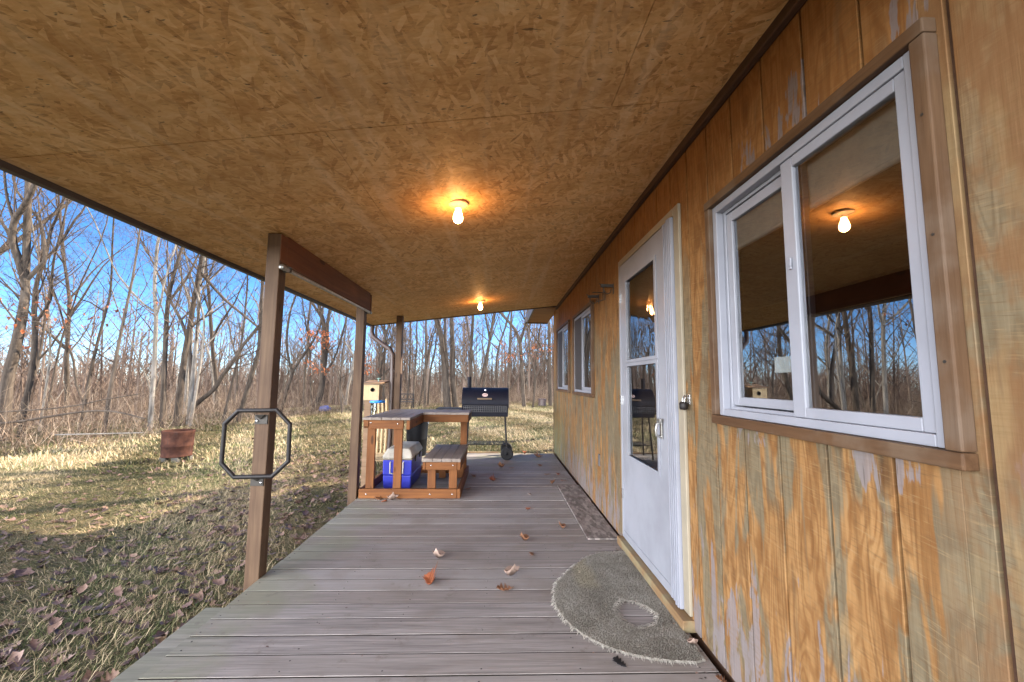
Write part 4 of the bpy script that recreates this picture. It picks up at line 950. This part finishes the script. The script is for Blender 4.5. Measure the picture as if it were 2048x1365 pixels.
def finish(name, label, mb, S_, barkm, base, group, leaves=None):
    T = thing(name, label, 'tree', base, group)
    tr_ = mb.build('trunk', M[barkm], T); V, F = S_.arrays(); cr = np_mesh('crown', V, F, M['twig']); cr.parent = T; cr.matrix_parent_inverse = Matrix.Translation(-T.location)
    if leaves:
        r = random.Random(5); lv = []; lf = []; o_ = 0
        low_ = [i for i in range(len(S_.b)) if S_.b[i][2] < 3.6] or list(range(len(S_.b)))
        for k in range(leaves):
            i = r.choice(low_); v, f = LT[r.randrange(4)]; s_ = r.uniform(.07, .15); Rm = np.array(Matrix.Rotation(r.uniform(0, 6.3), 3, 'Z') @ Matrix.Rotation(r.uniform(0, 3), 3, 'X'))
            lv.append((v*s_)@Rm.T+np.array(S_.b[i])); lf.append(f+o_); o_ += len(v)
        l_ = np_mesh('leaves', np.vstack(lv), np.vstack(lf), M['oakleaf']); l_.parent = T; l_.matrix_parent_inverse = Matrix.Translation(-T.location)
    return T
def key_tree(label, Y, limbs, barkm='bark', seed=1, tw=1.0, fine=3, leaves=None, fallen=False):
    """limbs: list of (polyline in photo pixels, width px at start, at end); carried to depth Y, with a wander in depth"""
    r = random.Random(seed); mb = MB(); S_ = Segs(); base = None
    for li, (px, w0, w1) in enumerate(limbs):
        dp = 0 if li == 0 else None; pts = []; slope = r.uniform(-.25, .25)
        for (x, y) in px:
            h = (px[0][1]-y)/826.4*Y
            if li == 0: pts.append(at(x, y, Y+slope*.5*h*.35))
            else:
                q0 = at(px[0][0], px[0][1], Y); near = min(allp, key=lambda p: (p-q0).length); pts.append(at(x, y, near.y+slope*3*h*.35))
        if li == 0:
            allp = []
            if not fallen:
                b = pts[0].copy(); b.z = gz(b.x, b.y)-.15
                if b.z < pts[0].z-.05:
                    d = pts[1]-pts[0]; k = (pts[0].z-b.z)/max(.3, d.z); b.x -= d.x*min(k, 1)*.6; pts = [b]+pts
            base = (pts[0].x, pts[0].y, pts[0].z)
        # continue beyond the last traced point
        if not fallen:
            d = (pts[-1]-pts[-2]).normalized(); pts.append(pts[-1]+(d+rvec(r)*.1+Vector((0, 0, .2))).normalized()*2.2); pts.append(pts[-1]+(d+rvec(r)*.15+Vector((0, 0, .3))).normalized()*2.5)
        sp = smooth(pts, 3); allp += sp; cs_ = 1/math.hypot(1, (px[0][0]-1000)/826.4); r0 = w0/2/826.4*Y*cs_; r1 = w1/2/826.4*Y*cs_; limb_tube(mb, sp, r0, r1*.55 if not fallen else r1, 9)
        ln = sum((a-b).length for a, b in zip(sp, sp[1:]))
        sprout(S_, r, sp, r0, r1*.5, .3 if li == 0 else .12, max(3, int(ln*.95*tw)), min(3.2, 1.0+ln*.22), fine)
    return finish('fallen_branch' if fallen else 'bare_tree', label, mb, S_, barkm, base, 'fallen branches in the brush' if fallen else 'bare trees at the edge of the woods', leaves)
key_tree('thick leaning forked tree at the far left of the photo', 12, [
 ([(6,890),(13,775),(33,687),(48,608),(51,564)], 31, 25), ([(51,564),(37,520),(26,485),(28,445),(57,397),(77,348)], 21, 14), ([(51,564),(79,533),(90,515),(81,445),(57,414),(26,357)], 12, 7), ([(28,480),(0,440),(-30,380)], 9, 5), ([(28,445),(14,395),(8,340)], 8, 5)], seed=1)
key_tree('second dark tree from the left with a spreading forked top', 12.8, [([(50,812),(66,731),(70,652),(68,616),(75,559),(90,520),(101,463),(119,423)], 17, 8), ([(74,642),(101,599),(105,546),(112,500)], 8, 4), ([(90,520),(119,488),(150,440),(172,410)], 8, 4), ([(75,559),(84,500),(82,450)], 7, 4)], seed=2)
key_tree('slim pale sapling right of the second tree from the left', 14, [([(83,835),(99,722),(99,647),(94,600)], 7, 4)], 'palebark', 3, 1.2)
key_tree('slender leaning sapling with a long diagonal stem at left', 14.5, [([(92,830),(119,696),(136,643),(163,564)], 7, 4)], seed=4, tw=1.2)
key_tree('thin tree with a kinked stem a third of the way to the barrel', 13.5, [([(165,835),(185,726),(211,625),(222,570)], 10, 5), ([(211,625),(180,605),(150,590)], 4, 2)], seed=5, tw=1.2, leaves=60)
key_tree('straight dark leaning tree just left of the rusty barrel', 12.5, [([(207,872),(220,783),(237,691),(259,586),(268,540)], 11, 6)], seed=6, tw=1.2, leaves=70)
key_tree('pale barked tree rising above the rusty barrel', 13.5, [([(300,855),(307,751),(310,693),(312,634),(309,576),(312,524),(318,473)], 12, 9), ([(308,623),(283,605),(250,568),(225,530)], 6, 3), ([(312,634),(323,598),(330,560)], 6, 4)], 'palebark', 7)
key_tree('dark tree with a forked top right behind the barrel', 14.2, [([(325,830),(329,729),(334,627),(341,576),(356,521),(367,488)], 13, 8), ([(342,598),(374,557),(393,517)], 6, 4)], seed=8)
key_tree('broad leaning dark tree with a pale top right of the barrel', 14.8, [([(354,835),(367,729),(378,664),(385,620),(396,554),(405,506)], 16, 10)], 'bark', 9)
key_tree('upright tree in the clump right of the barrel', 15.2, [([(378,832),(391,700),(397,633),(398,576),(408,530)], 11, 7)], 'palebark', 10)
key_tree('white stemmed curved sapling in the clump right of the barrel', 14.6, [([(383,838),(396,759),(407,675),(404,620)], 8, 5)], 'palebark', 11)
key_tree('long curved trunk bending low to the right behind the octagon', 15.5, [([(390,812),(426,781),(448,748),(470,718),(488,689),(517,653),(540,620)], 12, 6), ([(448,598),(407,554),(395,540)], 6, 5)], seed=12)
key_tree('thin straight sapling left of the nearest porch post', 15.8, [([(446,842),(470,744),(484,678),(492,605),(495,546)], 7, 4)], seed=13, tw=1.2)
key_tree('sinuous tree half hidden by the nearest porch post', 16.5, [([(480,830),(503,751),(519,693),(523,605),(525,557)], 12, 9)], seed=14)
key_tree('forked tree close to the right side of the nearest porch post', 22, [([(562,826),(573,784),(584,747),(579,727),(573,683),(580,626),(593,589)], 8, 5), ([(584,747),(597,725),(617,696),(639,657),(645,620)], 6, 4)], seed=15)
key_tree('straight slender tree in the middle of the gap between posts', 23.5, [([(608,824),(610,742),(617,696),(616,648),(621,604)], 7, 5)], seed=16)
key_tree('thin dark stem left of the large tree between the posts', 23, [([(625,822),(621,758),(619,700),(612,650)], 5, 3)], seed=17)
key_tree('large forked tree leaning between the first two porch posts', 22.5, [([(629,824),(641,786),(646,747),(648,703),(648,652),(641,626),(637,606)], 14, 10), ([(648,735),(654,692),(655,648),(660,617)], 9, 7), ([(650,750),(672,709),(689,652),(694,620)], 5, 3), ([(641,632),(620,600),(600,580)], 6, 4)], seed=18)
key_tree('small tree holding russet leaves left of the second porch post', 21, [([(684,822),(680,770),(684,720),(690,670)], 5, 3)], seed=19, tw=1.5, leaves=420)
key_tree('tree forking above the birdhouse', 24, [([(750,815),(757,740),(763,700),(772,670),(780,640)], 8, 6), ([(762,705),(752,670),(757,640)], 6, 5), ([(772,670),(762,650),(755,630)], 5, 4)], seed=20)
key_tree('dark straight stem right of the tree above the birdhouse', 25, [([(768,815),(768,745),(770,690),(768,640)], 6, 5)], seed=21)
key_tree('slim tree nearest the right side of the far porch post', 26, [([(814,812),(818,760),(820,723),(821,647)], 5, 4)], seed=22)
key_tree('slim tree with a dark burl right of the far porch post', 26.5, [([(826,812),(829,760),(831,723),(834,690),(834,647)], 5, 4)], seed=23)
key_tree('straight tree left of the twin big trunks', 25.5, [([(850,814),(851,739),(852,690),(852,642)], 6, 5)], seed=24)
key_tree('slender tree leaning right toward the twin big trunks', 26.5, [([(838,812),(848,765),(853,735),(862,690),(872,655)], 4, 3), ], seed=25)
key_tree('curved sapling just left of the twin big trunks', 26, [([(856,812),(860,747),(868,710),(874,674),(880,640)], 5, 3)], seed=26)
key_tree('thickest trunk of the pair behind the grill, leaning left', 25, [([(895,815),(892,771),(889,731),(884,682),(873,642)], 18, 12), ([(896,735),(890,690),(890,639)], 6, 5)], seed=27)
key_tree('right trunk of the big pair behind the grill chimney', 25.5, [([(912,815),(906,755),(906,707),(903,642)], 14, 9)], seed=28)
key_tree('dark upright trunk above the grill chimney', 26, [([(942,812),(942,740),(942,700),(946,631)], 9, 7)], seed=29)
key_tree('thin tree leaning left above the grill lid', 25, [([(955,812),(953,773),(947,720),(937,666),(933,634)], 5, 4)], seed=30)
key_tree('tree with a crooked top above the middle of the grill', 27, [([(964,812),(968,771),(974,720),(979,678),(971,634)], 6, 5), ([(979,678),(986,640)], 5, 4)], seed=31)
key_tree('straight thin tree above the right end of the grill', 26, [([(1016,812),(1018,740),(1020,682),(1023,626)], 6, 5)], seed=32)
key_tree('reddish wide forked tree between the grill and the cabin', 27, [([(1048,814),(1043,723),(1040,687),(1029,658),(1001,626)], 9, 6), ([(1040,687),(1047,663),(1055,626)], 6, 5), ([(1043,740),(1026,770),(1010,790)], 3, 2)], seed=33)
key_tree('small russet leaved tree left of the cabin corner', 26, [([(1066,812),(1071,755),(1061,713),(1058,680)], 4, 3), ([(1071,755),(1085,730),(1090,700)], 3, 2)], seed=34, leaves=260)
key_tree('trunk showing right at the cabin corner', 27.5, [([(1101,812),(1099,740),(1098,658),(1096,620)], 9, 7), ([(1096,731),(1080,690),(1066,670)], 4, 3)], seed=35)
key_tree('long fallen branch across the brush at far left, the higher one', 10.8, [([(-40,832),(0,825),(88,819),(150,812),(207,800),(280,788)], 5, 3)], seed=41, fallen=True, tw=.6, fine=2)
key_tree('dark fallen branch lower in the brush left of the barrel', 10.2, [([(-20,850),(50,842),(97,834),(176,823),(230,824),(290,838)], 8, 4)], seed=42, fallen=True, tw=.6, fine=2)
key_tree('pale fallen pole lying behind the barrel', 9.6, [([(110,870),(200,868),(285,866)], 4, 3)], 'palebark', 43, .3, 2, fallen=True)
key_tree('diagonal hanging branch left of the nearest porch post', 15, [([(400,545),(448,598),(480,625),(514,653)], 7, 5)], seed=44, fallen=True, tw=.8)

# the crowd of further trees: a handful of different meshes, each copied with its crown
def generic(seed, Ht, r0, kind):
    r = random.Random(seed); mb = MB(); S_ = Segs(); p = Vector((0, 0, -.2)); d = Vector((r.uniform(-.12, .12), r.uniform(-.12, .12), 1)).normalized()
    pts = [p]; n = 9
    for i in range(n): d = (d+rvec(r)*(.09 if kind != 'bent' else .16)+Vector((0, 0, .05))).normalized(); pts.append(pts[-1]+d*Ht/n)
    sp = smooth(pts, 2); limb_tube(mb, sp, r0, .02, 7); nl = {'straight': 7, 'fork': 8, 'bent': 6, 'thin': 3}[kind]
    lp = []
    for k in range(nl):
        t = r.uniform(.3, .9); i = int(t*(len(sp)-1)); b = sp[i]; a = r.uniform(0, 6.3); dd = Vector((cos(a)*.65, sin(a)*.65, 1)).normalized(); L = Ht*.42*(1.15-t); q_ = [b]
        for j in range(5): dd = (dd+rvec(r)*.12+Vector((0, 0, .06))).normalized(); q_.append(q_[-1]+dd*L/5)
        rb = r0*(1-t)*.7+.012; limb_tube(mb, q_, rb, .012, 5); lp.append((q_, rb))
    sprout(S_, r, sp, r0, .02, .3, int(Ht*.8), 1.8, 2)
    for q_, rb in lp: sprout(S_, r, q_, rb, .01, .15, max(3, int((q_[-1]-q_[0]).length*1.1)), 1.5, 2)
    return mb, S_
protos = []
for i, (Ht, r0, kind) in enumerate(((15, .12, 'straight'), (14, .13, 'fork'), (12, .09, 'bent'), (9, .05, 'thin'), (13, .10, 'straight'), (10, .07, 'bent'), (7, .035, 'thin'), (16, .15, 'fork'))):
    mb, S_ = generic(100+i, Ht, r0, kind); me_t = mb.build('trunk', M['palebark' if i in (4, 6) else 'bark']); V, F = S_.arrays(); me_c = np_mesh('crown', V, F, M['twig']); protos.append((me_t.data, me_c.data))
    bpy.data.objects.remove(me_t); bpy.data.objects.remove(me_c)
LAB = ['tall bare tree standing deep among the crowded trunks of the woods', 'slender bare sapling standing deep among the crowded trunks of the woods']
def woods(n, seed, x0=-46, y0=6, wide=False):
    r = random.Random(seed); placed = []
    tries = 0
    while len(placed) < n and tries < 20000:
        tries += 1; x = r.uniform(x0, -14 if wide else 12); y = r.uniform(y0, 22 if wide else 58); d = edge_dist(x, y)
        if d < 1.5 or d > 26: continue
        if not wide and (x/y > .30 or x/y < -1.75): continue
        if wide and y > 0 and x/y > -1.7: continue
        if any((x-a)**2+(y-b)**2 < 2.2 for a, b in placed): continue
        placed.append((x, y)); small = r.random() < .45; i = r.choice((3, 6, 5)) if small else r.choice((0, 1, 2, 4, 7))
        T = thing('bare_tree', LAB[1] if small else LAB[0], 'tree', (x, y, gz(x, y)), 'saplings deep in the woods' if small else 'tall trees deep in the woods')
        s_ = r.uniform(.8, 1.2); T.scale = (s_, s_, s_*r.uniform(.9, 1.15)); T.rotation_euler = (r.gauss(0, .05), r.gauss(0, .05), r.uniform(0, 6.3))
        for nm, me in zip(('trunk', 'crown'), protos[i]):
            o = bpy.data.objects.new(nm, me); C.objects.link(o); o.parent = T
woods(54, 77)
woods(24, 78, -44, -6, True)
# trees behind the cabin whose shadows streak the lawn
for i, (x, y, s_) in enumerate(((9, 16, 1.5), (14, 13, 1.5), (11.5, 21, 1.7), (17, 19, 1.8), (20, 24, 1.9), (24, 16, 1.8), (7.5, 20.5, 1.5), (10, 24.5, 1.6), (13, 17.5, 1.6), (6.5, 23, 1.4))):
    T = thing('bare_tree', 'bare tree behind the cabin', 'tree', (x, y, gz(x, y)), 'bare trees behind the cabin'); T.scale = (s_, s_, s_); T.rotation_euler = (0, 0, i*1.3)
    for nm, me in zip(('trunk', 'crown'), protos[(0, 1, 7, 4, 2)[i % 5]]):
        o = bpy.data.objects.new(nm, me); C.objects.link(o); o.parent = T

# ------------------------------------------------------------------ brush and far woods
def along(r):
    i = r.randrange(1, len(EDGE)-2); (ax, ay), (bx, by) = EDGE[i], EDGE[i+1]; t = r.random(); return ax+(bx-ax)*t, ay+(by-ay)*t, (-(by-ay), bx-ax)
def brush(n, seed):
    r = random.Random(seed); S_ = Segs(); lens = [math.hypot(b[0]-a[0], b[1]-a[1]) for a, b in zip(EDGE, EDGE[1:])]
    for _ in range(n):
        i = r.choices(range(0, len(EDGE)-2), [lens[k]*(.45 if k < 2 else 1) for k in range(0, len(EDGE)-2)])[0]; (ax, ay), (bx, by) = EDGE[i], EDGE[i+1]; t = r.random(); nx, ny = -(by-ay), bx-ax; l = math.hypot(nx, ny)
        d = abs(r.gauss(0, 1))**1.3*5-.5; x = ax+(bx-ax)*t+nx/l*d+r.uniform(-.4, .4); y = ay+(by-ay)*t+ny/l*d
        if y > 0 and x/y > .25: continue
        h = r.uniform(.25, .8) if d < 1 else r.uniform(.6, 1.75); p = Vector((x, y, gz(x, y)-.03)); dd = Vector((r.gauss(0, .45), r.gauss(0, .45), 1)).normalized()
        if r.random() < .15: dd = Vector((r.gauss(0, 1), r.gauss(0, 1), .25)).normalized(); h *= 1.4
        twig_tree(S_, r, p, dd, h, r.uniform(.004, .009), 1 if r.random() < .55 else 2, 2)
    V, F = S_.arrays(); o = np_mesh('brush', V, F, M['brush']); tag(o, 'tangled dry brush and brambles along the edge of the woods', 'brush', kind='stuff')
brush(8400, 5)
def far_woods(n, seed):
    r = random.Random(seed); S_ = Segs()
    for _ in range(n):
        a = R(r.uniform(-95, 16)); dist = r.uniform(50, 190); x, y = sin(a)*dist, cos(a)*dist
        if edge_dist(x, y) < 14: continue
        z = gz(x, y); h = r.uniform(9, 14)+dist*.012; k = dist/826.4
        p = Vector((x, y, z)); q_ = p+Vector((r.gauss(0, .5), r.gauss(0, .5), h)); S_.add(tuple(p), tuple(q_), .14, .03)
        for j in range(16):
            t = r.uniform(.25, 1); b = p.lerp(q_, t); a2 = r.uniform(0, 6.3); L = h*.28*(1.2-t); e = b+Vector((cos(a2)*L*.7, sin(a2)*L*.7, L)); S_.add(tuple(b), tuple(e), .035, .015)
            for m_ in range(2): f_ = b.lerp(e, r.uniform(.3, .9)); S_.add(tuple(f_), tuple(f_+Vector((r.gauss(0, .8), r.gauss(0, .8), r.uniform(.3, 1.4)))), .02, .008)
    V, F = S_.arrays(); o = np_mesh('far_woods', V, F, M['farwood']); tag(o, 'distant bare forest reading as one brown mass on the horizon', 'woods', kind='stuff')
far_woods(3400, 8)
for o in list(C.objects):
    if o.parent is None and o.type == 'MESH' and 'label' not in o and 'kind' not in o: print('UNLABELLED', o.name)
